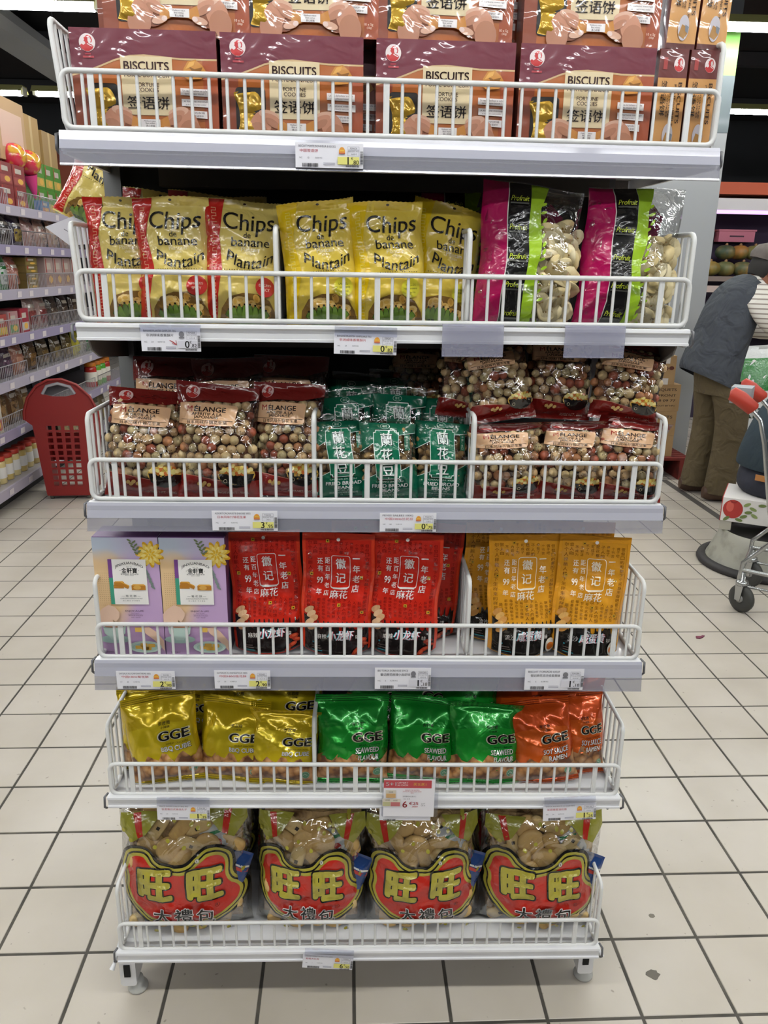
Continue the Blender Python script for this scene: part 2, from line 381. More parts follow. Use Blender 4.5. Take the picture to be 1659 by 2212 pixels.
class Print:
    """layers: (part, material, verts2d, faces, layer number)"""
    def __init__(s, fin): s.L = []; s.fin = fin; s.n = 0
    def _a(s, part, col, v, f, m=None):
        if (part, col) != getattr(s, 'last', None): s.n += 1
        s.last = (part, col)
        s.L.append((part, m or s.fin(col), np.array(v, float), f, s.n)); return s
    def poly(s, part, col, pts, holes=(), m=None):
        loops = [[Vector((p[0], p[1], 0)) for p in l] for l in [pts] + list(holes)]
        f = [tuple(t) for t in tessellate_polygon(loops)]
        return s._a(part, col, [(p.x, p.y) for l in loops for p in l], f, m)
    def rect(s, part, col, x0, y0, x1, y1, m=None): return s._a(part, col, [(x0, y0), (x1, y0), (x1, y1), (x0, y1)], [(0, 1, 2, 3)], m)
    def ell(s, part, col, cx, cy, rx, ry=None, n=20, rot=0, m=None): return s._a(part, col, ellp(cx, cy, rx, ry or rx, n, rot), [tuple(range(n))], m)
    def ring(s, part, col, cx, cy, rx, ry, t, n=24): return s.poly(part, col, ellp(cx, cy, rx, ry, n), [ellp(cx, cy, rx - t, ry - t, n)])
    def line(s, part, col, pts, w):
        v = []; f = []; P = [Vector(p) for p in pts]
        for i in range(len(P)):
            d = (P[min(i + 1, len(P) - 1)] - P[max(i - 1, 0)]).normalized(); n = Vector((-d.y, d.x)) * w / 2
            v += [tuple(P[i] + n), tuple(P[i] - n)]
            if i: f.append((2 * i - 2, 2 * i - 1, 2 * i + 1, 2 * i))
        return s._a(part, col, v, f)
    def txt(s, part, col, body, cx, cy, h=None, w=None, rot=0, bold=0., shear=0., arc=0., space=1., lines=1., align='c'):
        v, f = text2d(body, bold, shear, space, lines)
        if not len(v): return s
        lo, hi = v.min(0), v.max(0); d = hi - lo; v = v - (lo + hi) / 2
        sx = sy = None
        if h: sy = h / max(d[1], 1e-6)
        if w: sx = w / max(d[0], 1e-6)
        v = v * np.array([sx or sy, sy or sx])
        if align == 'l': v[:, 0] += d[0] * (sx or sy) / 2
        if arc: v[:, 1] += arc * ((v[:, 0] / (abs(v[:, 0]).max() + 1e-9)) ** 2 - .4)
        c, q = math.cos(R(rot)), math.sin(R(rot))
        v = np.stack([v[:, 0] * c - v[:, 1] * q + cx, v[:, 0] * q + v[:, 1] * c + cy], 1)
        return s._a(part, col, v, f)
    def bars(s, part, col, x0, y0, x1, y1, n, seed=1, vert=True):
        rd = random.Random(seed); v = []; f = []; t = 0; tot = (x1 - x0) if vert else (y1 - y0)
        for i in range(n):
            a = t; t = (i + rd.uniform(.35, .8)) / n * tot; b = t
            a = i / n * tot
            q = [(x0 + a, y0), (x0 + b, y0), (x0 + b, y1), (x0 + a, y1)] if vert else [(x0, y0 + a), (x1, y0 + a), (x1, y0 + b), (x0, y0 + b)]
            f.append(tuple(range(len(v), len(v) + 4))); v += q
        return s._a(part, col, v, f)
    def cut(s, step):
        """split the flat layers on a grid so that they can follow a bag's curves"""
        out = []
        for part, m, v, f, k in s.L:
            bm = bmesh.new(); bv = [bm.verts.new((p[0], p[1], 0)) for p in v]
            for q in f:
                try: bm.faces.new([bv[i] for i in q])
                except ValueError: pass
            lo, hi = v.min(0), v.max(0)
            for ax in (0, 1):
                t = math.floor(lo[ax] / step) * step + step
                while t < hi[ax] - 1e-6:
                    co = (t, 0, 0) if ax == 0 else (0, t, 0); no = (1, 0, 0) if ax == 0 else (0, 1, 0)
                    bmesh.ops.bisect_plane(bm, geom=bm.verts[:] + bm.edges[:] + bm.faces[:], dist=1e-7, plane_co=co, plane_no=no); t += step
            bm.verts.index_update()
            out.append((part, m, np.array([p.co[:2] for p in bm.verts]), [tuple(x.index for x in q.verts) for q in bm.faces], k)); bm.free()
        s.L = out
        return s
    def meshes(s, fn, eps=.0004, step=None):
        """fn(u, v, offset) -> xyz array; one mesh for each part name"""
        parts = {}
        for part, m, v, f, k in s.L:
            b = parts.setdefault(part, MB()); b.add(fn(v[:, 0], v[:, 1], eps + (step or LSTEP) * k), f, m, True)
        return {k: b.mesh(k) for k, b in parts.items()}
LSTEP = .00015
def flat_front(u, v, e): return np.stack([u, -e + 0 * u, v], 1)
def rooster(P, part, cx, cy, r, red='#c8383a', bg='#f2e4e2', ry=None):
    """round emblem with the red bird"""
    ry = ry or r
    P.ell(part, bg, cx, cy, r, ry, 22)
    def q(pts): return [(cx + x * r, cy + y * ry) for x, y in pts]
    P.poly(part, red, q([(-.92, -.35), (-.7, -.15), (-.45, -.3), (-.2, -.1), (-.28, .1), (-.42, .22), (-.3, .32), (-.38, .5), (-.2, .62), (-.05, .78), (.25, .8), (.5, .62), (.62, .3), (.55, .02), (.4, -.02), (.42, .28), (.3, .5), (.1, .52), (.08, .2), (.18, -.1), (.5, -.2), (.75, -.4), (.6, -.72), (.2, -.95), (-.3, -.94), (-.7, -.7)]))
    P.line(part, bg, q([(.2, .62), (.38, .5), (.46, .25), (.4, .08)]), r * .07); P.line(part, bg, q([(.0, -.12), (.3, -.3), (.62, -.42)]), r * .09)

# ------------------------------------------------------------------ bags
class Warp:
    """shape of one bag: u across (centre 0), v up from the bottom edge; front faces -y"""
    def __init__(s, w, h, D, s0=.012, s1=.016, bel=.85, seed=0, lump=.0, fold=.004, waist=.05, flop=0., twist=0., kind='pillow', wave=.003, seq=.0, skew=0., gp=.55, cr=.0030):
        s.__dict__.update(locals()); rd = random.Random(seed)
        s.ph = [rd.uniform(0, 6.28) for _ in range(12)]; s.kf = rd.uniform(150, 230); s.rd = rd; s.tl = rd.uniform(-.10, .10); s.wb = rd.uniform(.001, .003)
    def noise(s, u, v):
        p = s.ph
        return (np.sin(u * 70 + v * 40 + p[0]) + np.sin(u * -55 + v * 85 + p[1]) + .7 * np.sin(u * 130 + v * 20 + p[2]) + .6 * np.sin(v * 150 - u * 60 + p[3])) / 3
    def thick(s, u, v):
        h, w = s.h, s.w
        q = np.clip((v - s.s0) / (h - s.s0 - s.s1), 0, 1); a = np.clip(np.abs(2 * u / w), 0, 1)
        e = (1 - a ** 2.4) ** .7
        if s.kind == 'pouch':
            g = np.clip(1 - q, 0, 1) ** .75 * (.35 + .65 * np.clip(1 - q, 0, 1)); e = (1 - a ** 2.2) ** .75
            g = g * np.clip(q / .02, .92, 1)
        else:
            qq = q ** s.bel; g = np.clip(4 * qq * (1 - qq), 0, 1) ** s.gp
        t = s.D / 2 * g * e
        t = t + s.lump * g * e * s.noise(u, v)
        fo = s.fold * (np.exp(-q / .13) * np.sqrt(q) + np.exp(-(1 - q) / .16) * np.sqrt(1 - q)) * np.sin(u * s.kf + s.ph[4] + 3 * np.sin(u * 40 + s.ph[5])) * np.clip(e * 3, 0, 1)
        p = s.ph
        n1 = np.sin(u * 42 + v * 58 + 1.4 * np.sin(v * 32 + p[8]) + p[9]); n2 = np.sin(u * -60 + v * 36 + 1.3 * np.sin(u * 36 + p[10]) + p[11])
        ri = (np.exp(-(n1 * 2.0) ** 2) + .8 * np.exp(-(n2 * 2.0) ** 2)) * s.cr * np.clip(e * 2, 0, 1) * np.clip(q * 6, 0, 1) * np.clip((1 - q) * 6, 0, 1)
        return np.maximum(t + fo + ri, 0 * t), g
    def __call__(s, u, v, off=0., side=1):
        u = np.asarray(u, float); v = np.asarray(v, float)
        t, g = s.thick(u, v); h, w = s.h, s.w; r = np.clip(v / h, 0, 1)
        y = -side * t - side * off
        y = y + s.wave * np.sin(u * 45 + s.ph[6]) * r ** 5 + s.wave * .6 * np.sin(u * 60 + s.ph[7]) * np.clip(1 - v / .03, 0, 1)
        y = y + s.flop * np.clip((r - .72) / .28, 0, 1) ** 2 + s.twist * u * r
        x = u * (1 - s.waist * g) + s.skew * (r ** 2) * w
        x = x + s.wb * np.sin(v * 42 + s.ph[8]) * np.sin(PI * r)
        z = v + (0 if s.kind == 'pouch' else s.tl) * u * r ** 3 - .35 * abs(s.flop) * np.clip((r - .75) / .25, 0, 1) ** 2
        if s.kind == 'pouch':
            a = np.clip(np.abs(2 * u / w), 0, 1); z = z + (a ** 2) * .012 * np.clip(1 - v / .03, 0, 1) * (1 if side > 0 else 1)
        return np.stack([x, y, z], 1)
    def body(s, m, nu=20, nv=30, zig=0., mb=None, back=None):
        mb = mb or MB()
        if zig: nu = 36
        us = np.sin(np.linspace(-PI / 2, PI / 2, nu + 1)) * s.w / 2; us = .55 * us + .45 * np.linspace(-s.w / 2, s.w / 2, nu + 1)
        vs = np.concatenate([[0], np.linspace(s.s0, s.h - s.s1, nv - 1), [s.h]]) if s.s0 > 0 else np.concatenate([np.linspace(0, s.h - s.s1, nv), [s.h]])
        U, V = np.meshgrid(us, vs); n0 = U.shape[1]; n1 = U.shape[0]
        if zig:
            V = V.copy(); V[-1, 1::2] -= zig; V[0, 1::2] += zig
        for side in (1, -1):
            P = s(U.ravel(), V.ravel(), 0, side)
            f = [(j * n0 + i, j * n0 + i + 1, (j + 1) * n0 + i + 1, (j + 1) * n0 + i) for j in range(n1 - 1) for i in range(n0 - 1)]
            if side < 0: f = [q[::-1] for q in f]
            mb.add(P, f, m if side > 0 else (back or m), True)
        return mb
def place(s, x, y, z, rz=0, rx=0, ry=0): return frame(s) @ T(x, y, z) @ RZ(rz) @ RX(-rx) @ RY(ry)   # rx leans the top back, ry tips it clockwise
def make_bag(name, label, cat, group, mw, wp, pr, bodym, body_name='bag', zig=0., backm=None, eps=.0005, backpr=None):
    t = thing(name, label, cat, mw, group)
    wp.body(bodym, zig=zig, back=backm).build(body_name, t)
    for k, me in pr.meshes(lambda u, v, e: wp(u, v, e), eps, .00026).items(): obj(k, me, t)
    if backpr:
        for k, me in backpr.meshes(lambda u, v, e: wp(u, v, e, -1), eps).items(): obj(k, me, t)
    return t
def seal_lines(P, part, col, w, h, s0, s1, n=3):
    for i in range(n):
        if s1: P.rect(part, col, -w / 2 * .995, h - s1 * (i + .75) / (n + .2), w / 2 * .995, h - s1 * (i + .45) / (n + .2))
        if s0: P.rect(part, col, -w / 2 * .995, s0 * (i + .3) / (n + .2), w / 2 * .995, s0 * (i + .6) / (n + .2))

# ---- fortune cookie boxes (top shelf): .211 x .135 x .045
BW, BH, BD = .212, .150, .045
def cookie_front():
    P = Print(wrap); W, H = BW, BH
    X = lambda a: (a - .5) * W
    Y = lambda a: (1 - a * .925) * H
    pt = lambda l: [(X(a), Y(b)) for a, b in l]
    P.rect('front_print', '#b0642f', X(0), 0, X(1), Y(0))
    P.poly('front_print', '#8f4a34', pt([(0, .3), (.12, .38), (.1, 1.08), (0, 1.08)])); P.rect('front_print', '#a4502f', X(.9), 0, X(1), Y(.25))
    wave = [(.0, .44), (.1, .40), (.2, .345), (.3, .285), (.4, .245), (.5, .235), (.6, .245), (.75, .262), (1, .262)]
    P.poly('front_print', '#d8b98a', pt([(0, 0)] + [(a, b + .018) for a, b in wave] + [(1, 0)])[::-1])
    P.poly('front_print', '#74303f', pt([(0, 0)] + wave + [(1, 0)])[::-1])
    # foil packets behind the cut-out
    P.poly('cutout', '#191512', [(X(0) + a * W, b * H) for a, b in rrect(.095, .08, .305, .52, .03)])
    # cream panel
    P.rect('label_panel', '#e6d3ab', X(.335), Y(.82), X(.69), Y(.255))
    rooster(P, 'emblem', X(.12), Y(.14), .0118)
    P.rect('emblem', '#b03a46', X(.10), Y(.255), X(.14), Y(.24)); P.rect('emblem', '#b03a46', X(.085), Y(.285), X(.16), Y(.265))
    br = '#3a1a1c'
    P.txt('lettering', br, 'BISCUITS', X(.512), Y(.345), h=.0115, w=.066, bold=.018)
    P.txt('lettering', br, 'PORTE-BONHEUR', X(.512), Y(.432), h=.0062, w=.066, bold=.01)
    P.txt('lettering', br, 'FORTUNE', X(.512), Y(.525), h=.0055, bold=.01); P.txt('lettering', br, 'COOKIES', X(.512), Y(.575), h=.0055, bold=.01)
    P.txt('lettering', '#231310', '签语饼', X(.512), Y(.70), h=.0175, w=.062, bold=.016)
    # fortune cookie picture
    P.poly('cookie_picture', '#c98a3a', pt([(.77, .36), (.80, .29), (.855, .275), (.90, .33), (.93, .40), (.89, .455), (.80, .47), (.76, .43)]))
    P.poly('cookie_picture', '#8a5a22', pt([(.80, .335), (.845, .365), (.90, .345), (.885, .40), (.85, .43)]))
    P.poly('cookie_picture', '#e0a850', pt([(.78, .37), (.81, .30), (.85, .285), (.84, .33), (.80, .36)]))
    for i, (a, b, l1, l2) in enumerate(((.74, .55, 'Un vœu de bonheur se cache', 'dans chaque biscuit !'), (.745, .655, 'A fortune message', 'to be found in every cookie !'), (.775, .765, '美好的祝福', '尽在签语饼中'))):
        P.poly(f'message_slip#{i}', '#efe9e6', pt([(a, b), (a, b + .068), (a + (.2 if i < 2 else .145), b + .08), (a + (.2 if i < 2 else .145), b + .008)]))
        ww = .18 if i < 2 else .12
        P.txt(f'message_slip#{i}', '#5a4a4c', l1, X(a + ww / 2 + .01), Y(b + .025), h=.003, w=ww * W * .95); P.txt(f'message_slip#{i}', '#5a4a4c', l2, X(a + ww / 2 + .01), Y(b + .055), h=.003, w=ww * W * .8)
    # hands breaking a cookie
    sk, sk2, dk = '#c98f74', '#dbae95', '#94553c'
    for sg in (0, 1):
        nm = f'hand_picture#{sg}'
        def el(c, x, y, rx, ry, rot): P.ell(nm, c, X(1.045 - x if sg else x), Y(y), rx * W, ry * H, 18, -rot if sg else rot)
        el('#8a5238', .335, .93, .085, .10, 0); el(sk, .265, .90, .075, .15, -24); el('#b67f64', .245, 1.0, .08, .13, 0)
        el(sk2, .325, .785, .072, .042, -12); el(sk, .345, .825, .068, .040, -22); el('#b67f64', .352, .868, .058, .034, -30)
        P.poly(nm, '#c9883e', [(X(1.045 - a if sg else a), Y(b)) for a, b in ((.40, .83), (.455, .87), (.475, .945), (.42, .97), (.385, .93))])
        el(sk2, .385, .972, .055, .034, 14); el('#ecd2c8', .418, .957, .02, .022, 20)
    P.rect('message_slip', '#f1ecea', X(.455), Y(.945), X(.59), Y(.865)); P.txt('message_slip', '#4a3a3a', 'Meilleurs vœux\nBest wishes', X(.52), Y(.893), h=.005); P.txt('message_slip', '#4a3a3a', '真心祝福', X(.52), Y(.93), h=.003)
    P.txt('weight_lettering', '#f0dcc8', '10 x 5g', X(.93), Y(.955), h=.0045); P.txt('weight_lettering', '#f0dcc8', '(50g)', X(.935), Y(.985), h=.0035)
    return P
def cookie_side():
    P = Print(wrap); W, H = BD, BH
    P.rect('side_print', '#d09a5c', -W / 2, 0, W / 2, H); P.rect('side_print', '#6b3230', -W / 2, H * .735, W / 2, H); P.rect('side_print', '#5c2b28', -W / 2, 0, W / 2, H * .05)
    rooster(P, 'emblem', W * .2, H * .86, .0085, ry=.0105); P.rect('emblem', '#a8423f', -W * .36, H * .81, -W * .22, H * .92)
    for b, x, hh, ln in (('BISCUITS', .30, .0058, .058), ('PORTE-BONHEUR', .135, .0034, .06), ('FORTUNE\nCOOKIES', -.06, .006, .034)):
        P.txt('lettering', '#3a221a', b, W * x, H * .5 + (.0 if b[0] == 'B' else -.004), h=hh, w=ln, rot=-90, bold=.012)
    P.txt('lettering', '#231310', '签语饼', -W * .26, H * .54, h=.0085, w=.05, rot=-90, bold=.012)
    P.ell('plate_picture', '#c3bec6', .001, H * .19, .0085, .0175); P.poly('plate_picture', '#a87a3c', [(-.006, H * .12), (.003, H * .09), (.008, H * .14), (.006, H * .2), (-.002, H * .22)]); P.poly('plate_picture', '#7c828c', [(.003, H * .22), (.009, H * .2), (.008, H * .14), (.004, H * .16)])
    return P
CF_ = cookie_front().meshes(flat_front, .00022); CS_ = cookie_side().meshes(flat_front, .00022)
gold = foil('#c9a13a', .22, .8)
def packet_mesh():
    m = MB(); rd = random.Random(4)
    wp = Warp(.036, .05, .010, .004, .004, 1, 3, .003, .002, 0, kind='pillow'); wp.body(gold, 8, 10, mb=m)
    return m.mesh('foil_packet')
PK = packet_mesh()
def boxmesh(w, d, h, m, b=.0012):
    return MB().box(-w / 2, w / 2, 0, d, 0, h, m).mesh('carton')
CB_ = boxmesh(BW, BD, BH, wrap('#7a3a30')); CB2_ = boxmesh(BD, BW, BH, wrap('#7a3a30'))
def cookie_box(label, x, y, z, rz=0, sd=False, ry=0):
    t = thing('cookie_box', label, 'box', place(1, x, y, z, rz, 0, ry), 'fortune cookie boxes on the top shelf')
    obj('carton', CB2_ if sd else CB_, t)
    for k, me in (CS_ if sd else CF_).items(): obj(k, me, t)
    if not sd:
        for i, (a, b, r) in enumerate(((-.066, .012, 10), (-.062, .042, -14))):
            o = obj('foil_packet', PK, t, T(a, -.0006, b) @ RY(r) @ Matrix.Diagonal((1.05, .45, .68, 1)))
    return t
BZ = SHZ
for n, x in (('leftmost', -.3775), ('second from left', -.160), ('third from left', .0715), ('fourth from left', .2910)):
    cookie_box(f'brown cookie box front side out, {n}, lower row of the top shelf', x, .03, BZ, {'leftmost': -1.2, 'second from left': .5, 'third from left': 0, 'fourth from left': .6}[n])
for n, x in (('leftmost', -.329), ('second from left', -.137), ('third from left', .068), ('fourth from left', .294)):
    cookie_box(f'brown cookie box front side out, {n}, upper row of the top shelf', x, .045 if n != 'fourth from left' else .038, BZ + BH + .0006, {'leftmost': 1, 'second from left': -2, 'third from left': 1.5, 'fourth from left': 0}[n])
cookie_box('cookie box turned narrow side forward, beside the front boxes, inner one of the lower row', .4255, .03, BZ, 0, True)
cookie_box('cookie box turned narrow side forward, at the right end of the lower row', .4745, .03, BZ, 0, True)
cookie_box('cookie box turned narrow side forward, inner one of the upper row', .433, .032, BZ + BH + .0006, 0, True, 1.5)
cookie_box('cookie box turned narrow side forward, at the right end of the upper row', .4815, .032, BZ + BH + .0006, 0, True, 2)
for i, x in enumerate((-.35, -.125, .10)):
    cookie_box(f'brown cookie box in the rear row, {("left", "middle", "right")[i]}, behind the front boxes of the top shelf', x, .10, BZ, 0); cookie_box(f'brown cookie box stacked in the rear row, {("left", "middle", "right")[i]}, behind the upper boxes', x, .10, BZ + BH + .0006)

# ---- plantain chip bags (second shelf)
def banana_bunch(P, part, cx, by, w, h, n=8):
    L = []
    for i in range(n):
        t = (i - (n - 1) / 2) / ((n - 1) / 2); x0 = cx + t * w * .28; x1 = cx + t * w * .5; top = by + h * (1 - .28 * t * t)
        bw = w / n * 1.25
        L.append((x1, top, bw, [(x0 - bw * .35, by), (x0 + bw * .35, by), (x1 + bw * .55, by + h * .45), (x1 + bw * .35, top - h * .12), (x1, top), (x1 - bw * .35, top - h * .12), (x1 - bw * .55, by + h * .45)]))
    for x1, top, bw, pts in L: P.poly(part, '#2e4416', [(a + (a - x1) * .18, b) for a, b in pts])
    for q, c in enumerate(('#5d7d2c', '#6d8e36')):
        for x1, top, bw, pts in L[q::2]: P.poly(part, c, [(a - (a - x1) * .1, b) for a, b in pts])
    for x1, top, bw, pts in L: P.ell(part, '#241a10', x1, top, bw * .2, bw * .16, 8)
def chip_design(spicy, w=.124, h=.205):
    P = Print(film); hw = w / 2
    band = '#b8221a' if spicy else '#e4c00e'
    P.poly('side_band', band, [(-hw, .004), (-hw + .02, .004), (-hw + .022, .05), (-hw + .03, .09), (-hw + .022, .14), (-hw + .034, h - .002), (-hw, h - .002)])
    zc = '#e8b08a' if spicy else '#f0dc6a'
    z = []; y = .012
    while y < h - .018:
        x = -hw + (.012 if spicy else .013); z += [(x, y), (x + .007, y), (x + .007, y + .005), (x, y + .005)]; y += .010
    P.line('maze_pattern', zc, z, .0011)
    k = '#1c1a16'
    P.txt('lettering', k, 'Chips', .010, .161, h=.037, w=.084, shear=.12, bold=.008, arc=.004)
    P.txt('lettering', k, 'de', .006, .143, h=.009, bold=.004); P.txt('lettering', k, 'banane', .012, .1325, h=.0145, w=.064, bold=.006)
    P.txt('lettering', '#eee3bd', 'Plantain', .012, .121, h=.0068); P.txt('lettering', '#eee3bd', 'chips', .012, .114, h=.0055)
    P.txt('lettering', k, 'Plantain', .013, .1045, h=.018, w=.078, shear=.1, bold=.008, arc=.014)
    for i in range(19): P.ell('lettering', k, -.028 + i * .0042, .0885, .0008, .0008, 6)
    # window with chips
    win = [(-.038, .0045), (.057, .0045), (.055, .024), (.046, .042), (.026, .052), (.002, .053), (-.022, .046), (-.035, .028)]
    P.poly('chip_picture', '#7a5a28', win)
    rd = random.Random(3); chl = []
    for i in range(46):
        a = rd.uniform(-.03, .05); b = rd.uniform(.008, .046)
        if i % 9 == 8: continue
        if ((a - .01) / .044) ** 2 + ((b - .004) / .047) ** 2 < .85: chl.append((a, b, rd.uniform(.006, .011), rd.uniform(.004, .008), rd.uniform(0, 180)))
    for q, (c1, c2) in enumerate((('#c99d4a', '#b98838'), ('#d9b162', '#c08f3e'), ('#a87a30', '#e3c98a'), ('#e0bf78', '#cfa550'))):
        for e_ in chl[q::4]: P.ell('chip_picture', c1, *e_[:4], 10, e_[4])
        for e_ in chl[q::4]: P.ell('chip_picture', c2, e_[0], e_[1], .005, .003, 8, e_[4])
    banana_bunch(P, 'banana_picture', .008, .004, .062, .031)
    if spicy:
        P.ell('flavour_badge', '#c0322e', .040, .0625, .0165, .0155, 20); P.txt('flavour_badge', '#f2d8c8', 'ÉPICÉES', .040, .066, h=.0042, w=.021); P.txt('flavour_badge', '#f2d8c8', 'SPICY', .040, .0585, h=.0045, w=.015)
    else:
        P.ell('flavour_badge', '#d8cf3a', .038, .062, .0165, .0155, 20); P.txt('flavour_badge', '#5d6a22', 'SALÉES', .038, .0675, h=.0042, w=.017); P.txt('flavour_badge', '#5d6a22', 'légèrement', .038, .0615, h=.0042, w=.024); P.txt('flavour_badge', '#5d6a22', 'Lightly SALTED', .038, .055, h=.0028, w=.018)
    P.txt('weight_lettering', k, 'Poids net\nNet weight', .052, .012, h=.007, w=.016)
    P.ell('hang_hole', '#2a1c12', .004, h - .008, .0028, .002, 8)
    return P.cut(.0065)
CHS, CHP = chip_design(True), chip_design(False)
yb = film('#d9c26a', .27, .6); yb2 = film('#dcc04a', .27, .6)
def chips(label, spicy, x, y, z=SHZ, rz=0, rx=6, ry=0, seed=0, flop=.0, skew=0, w=.124, h=.205, mw=None):
    wp = Warp(w, h, .05, .008, .016, .8, seed, .0028, .005, .05, flop, 0, 'pillow', .009, skew=skew)
    return make_bag('chip_bag', label, 'snack bag', 'plantain chip bags', mw or place(2, x, y, z, rz, rx, ry), wp, CHS if spicy else CHP, yb if spicy else yb2, zig=.0012)
chips('red banded plantain chip bag in front, leftmost, partly behind its neighbour', True, -.428, .075, ry=-3, seed=1, flop=-.012)
chips('red banded plantain chip bag in front, middle one of three', True, -.347, .048, ry=-2, seed=2, flop=-.01, rz=-3)
chips('red banded plantain chip bag in front, right one next to the divider', True, -.243, .05, rz=7, ry=2, seed=3, flop=.01)
chips('red banded plantain chip bag behind the left front one, only its top showing', True, -.40, .14, z=.006, ry=3, seed=4)
chips('red banded plantain chip bag behind the middle front one', True, -.315, .12, z=.003, ry=2, seed=5)
chips('red banded plantain chip bag behind the right front one', True, -.262, .15, z=.0, ry=-2, seed=6)
chips('red banded plantain chip bag standing sideways against the left side fence', True, -.463, .16, rz=-62, rx=4, ry=0, seed=7)
chips('plain yellow plantain chip bag with yellow badge, leftmost of its section', False, -.107, .047, ry=-4, seed=8, flop=-.02)
chips('plain yellow plantain chip bag with yellow badge, middle of its section', False, .003, .048, ry=-3, seed=9, flop=-.014)
chips('plain yellow plantain chip bag tilted to the right beside the divider', False, .078, .085, ry=9, rz=4, seed=10)
chips('plain yellow plantain chip bag in the rear between two front bags', False, -.045, .14, ry=3, seed=11)
chips('plain yellow plantain chip bag in the rear behind the tilted one', False, .06, .16, ry=-4, seed=12)

# ---- dried banana chip bags: clear film with magenta, black and green stripes
def banana_bag_design(w, h):
    P = Print(film); hw = w / 2
    P.rect('magenta_stripe', '#b40e58', -hw, .002, -hw + .042, h - .002); P.rect('black_stripe', '#141312', -hw + .042, .002, -hw + .078, h - .002)
    P.rect('white_line', '#e6e2dc', -hw + .0412, .002, -hw + .0428, h - .002)
    P.poly('green_stripe', '#9ec42c', [(-hw + .078, .002), (-hw + .094, .002), (-hw + .098, .05), (-hw + .094, .1), (-hw + .1, .14), (-hw + .096, h - .04), (-hw + .108, h - .002), (-hw + .078, h - .002)])
    rd = random.Random(9)
    for i in range(16): P.ell('green_stripe', '#9ec42c', -hw + .099 + rd.uniform(-.002, .01), .012 + i * .0125, .006, .0025, 8, rd.uniform(20, 70))
    for i in range(5):
        P.txt('lettering', '#c9d83a', 'Profruit', -hw + .060, .025 + i * .045, h=.0085, w=.029, shear=.25, bold=.01); P.rect('lettering', '#5a5a55', -hw + .045, .016 + i * .045, -hw + .074, .0185 + i * .045)
    return P.cut(.009)
def banana_back(w, h):
    P = Print(film); hw = w / 2
    P.rect('rear_stripe', '#8fae3a', -hw + .01, .01, -hw + .06, h - .005); P.poly('rear_stripe', '#8c2a50', [(hw - .07, .12), (hw - .03, .13), (hw - .025, .19), (hw - .05, .21), (hw - .075, .18)])
    return P.cut(.014)
BBW, BBH = .168, .232
BBD, BBB = banana_bag_design(BBW, BBH), banana_back(BBW, BBH)
def chip_slice(seed):
    rd = random.Random(seed); m = MB(); n = 14; v = [(0, -.0014, 0), (0, .0014, 0)]; f = []
    c = mat(('#e2d2a4', '#e8dab2', '#dcc894')[seed % 3], .55, mix=('#cdb276', 60., .5, .8)); c2 = mat('#b58d4c', .6)
    for k, y in ((1., -.0014), (1., .0014)):
        for i in range(n):
            a = 2 * PI * i / n; r = .0165 * (1 + .06 * math.sin(2 * a + seed) + rd.uniform(-.04, .04)); bend = .004 * math.cos(2 * a + seed)
            v.append((r * math.cos(a), y + bend, r * .86 * math.sin(a)))
    for i in range(n):
        j = (i + 1) % n; f += [(0, 2 + j, 2 + i), (1, 2 + n + i, 2 + n + j), (2 + i, 2 + j, 2 + n + j, 2 + n + i)]
    m.add(v, f, c, True)
    for i in range(3):
        a = 2 * PI * i / 3 + seed; m.sph((.003 * math.cos(a), -.0014, .003 * math.sin(a)), (.0016, .0008, .0022), c2, 6, 4)
    return m.mesh('banana_chip')
SL = [chip_slice(i) for i in range(4)]
CLEAR = clear()
def fill_inside(t, wp, region, meshes, name, step, rd, inset, jit, rot, layers=2, scl=(.85, 1.15), umin=None, umax=None, need=.004):
    """contents seen through clear film: pieces lying against the inside of the front"""
    v0, v1 = region; hw = wp.w / 2; row = 0; v = v0
    while v < v1:
        u = -hw * .93 + (step / 2 if row % 2 else 0)
        while u < hw * .93:
            uu = u + rd.uniform(-jit, jit); vv = v + rd.uniform(-jit, jit); u += step
            if umin is not None and uu < umin: continue
            if umax is not None and uu > umax: continue
            th, g = wp.thick(np.array([uu]), np.array([vv]))
            p = wp(np.array([uu]), np.array([vv]))[0]; dy = float(th[0])
            sc = rd.uniform(*scl)
            if dy < need: continue
            k = min(1., max(.25, dy / inset))
            M = T(p[0], p[1] + inset * k, p[2]) @ (RZ(rd.uniform(-rot, rot)) @ RX(rd.uniform(-rot, rot)) @ RY(rd.uniform(0, 360))) @ Matrix.Scale(sc * (k if inset < .012 else 1), 4)
            obj(name, rd.choice(meshes), t, M)
        v += step * .86; row += 1
def inner_core(t, wp, v0, v1, m, name, shrink=.6, nu=8, nv=10):
    """the dense middle of the contents behind the single pieces"""
    mb = MB(); us = np.linspace(-wp.w * .43, wp.w * .43, nu + 1); vs = np.linspace(v0, v1, nv + 1); U, V = np.meshgrid(us, vs)
    for side in (1, -1):
        P = wp(U.ravel(), V.ravel(), 0, side); th, _ = wp.thick(U.ravel(), V.ravel()); P[:, 1] += side * th * (1 - shrink)
        f = [(j * (nu + 1) + i, j * (nu + 1) + i + 1, (j + 1) * (nu + 1) + i + 1, (j + 1) * (nu + 1) + i) for j in range(nv) for i in range(nu)]
        mb.add(P, f, m, True)
    o = mb.build(name, t); o['kind'] = 'stuff'
core_b = mat('#b59a62', .7, 0, 0, (90., 1., .01), mix=('#7d6232', 70., .4, .6))
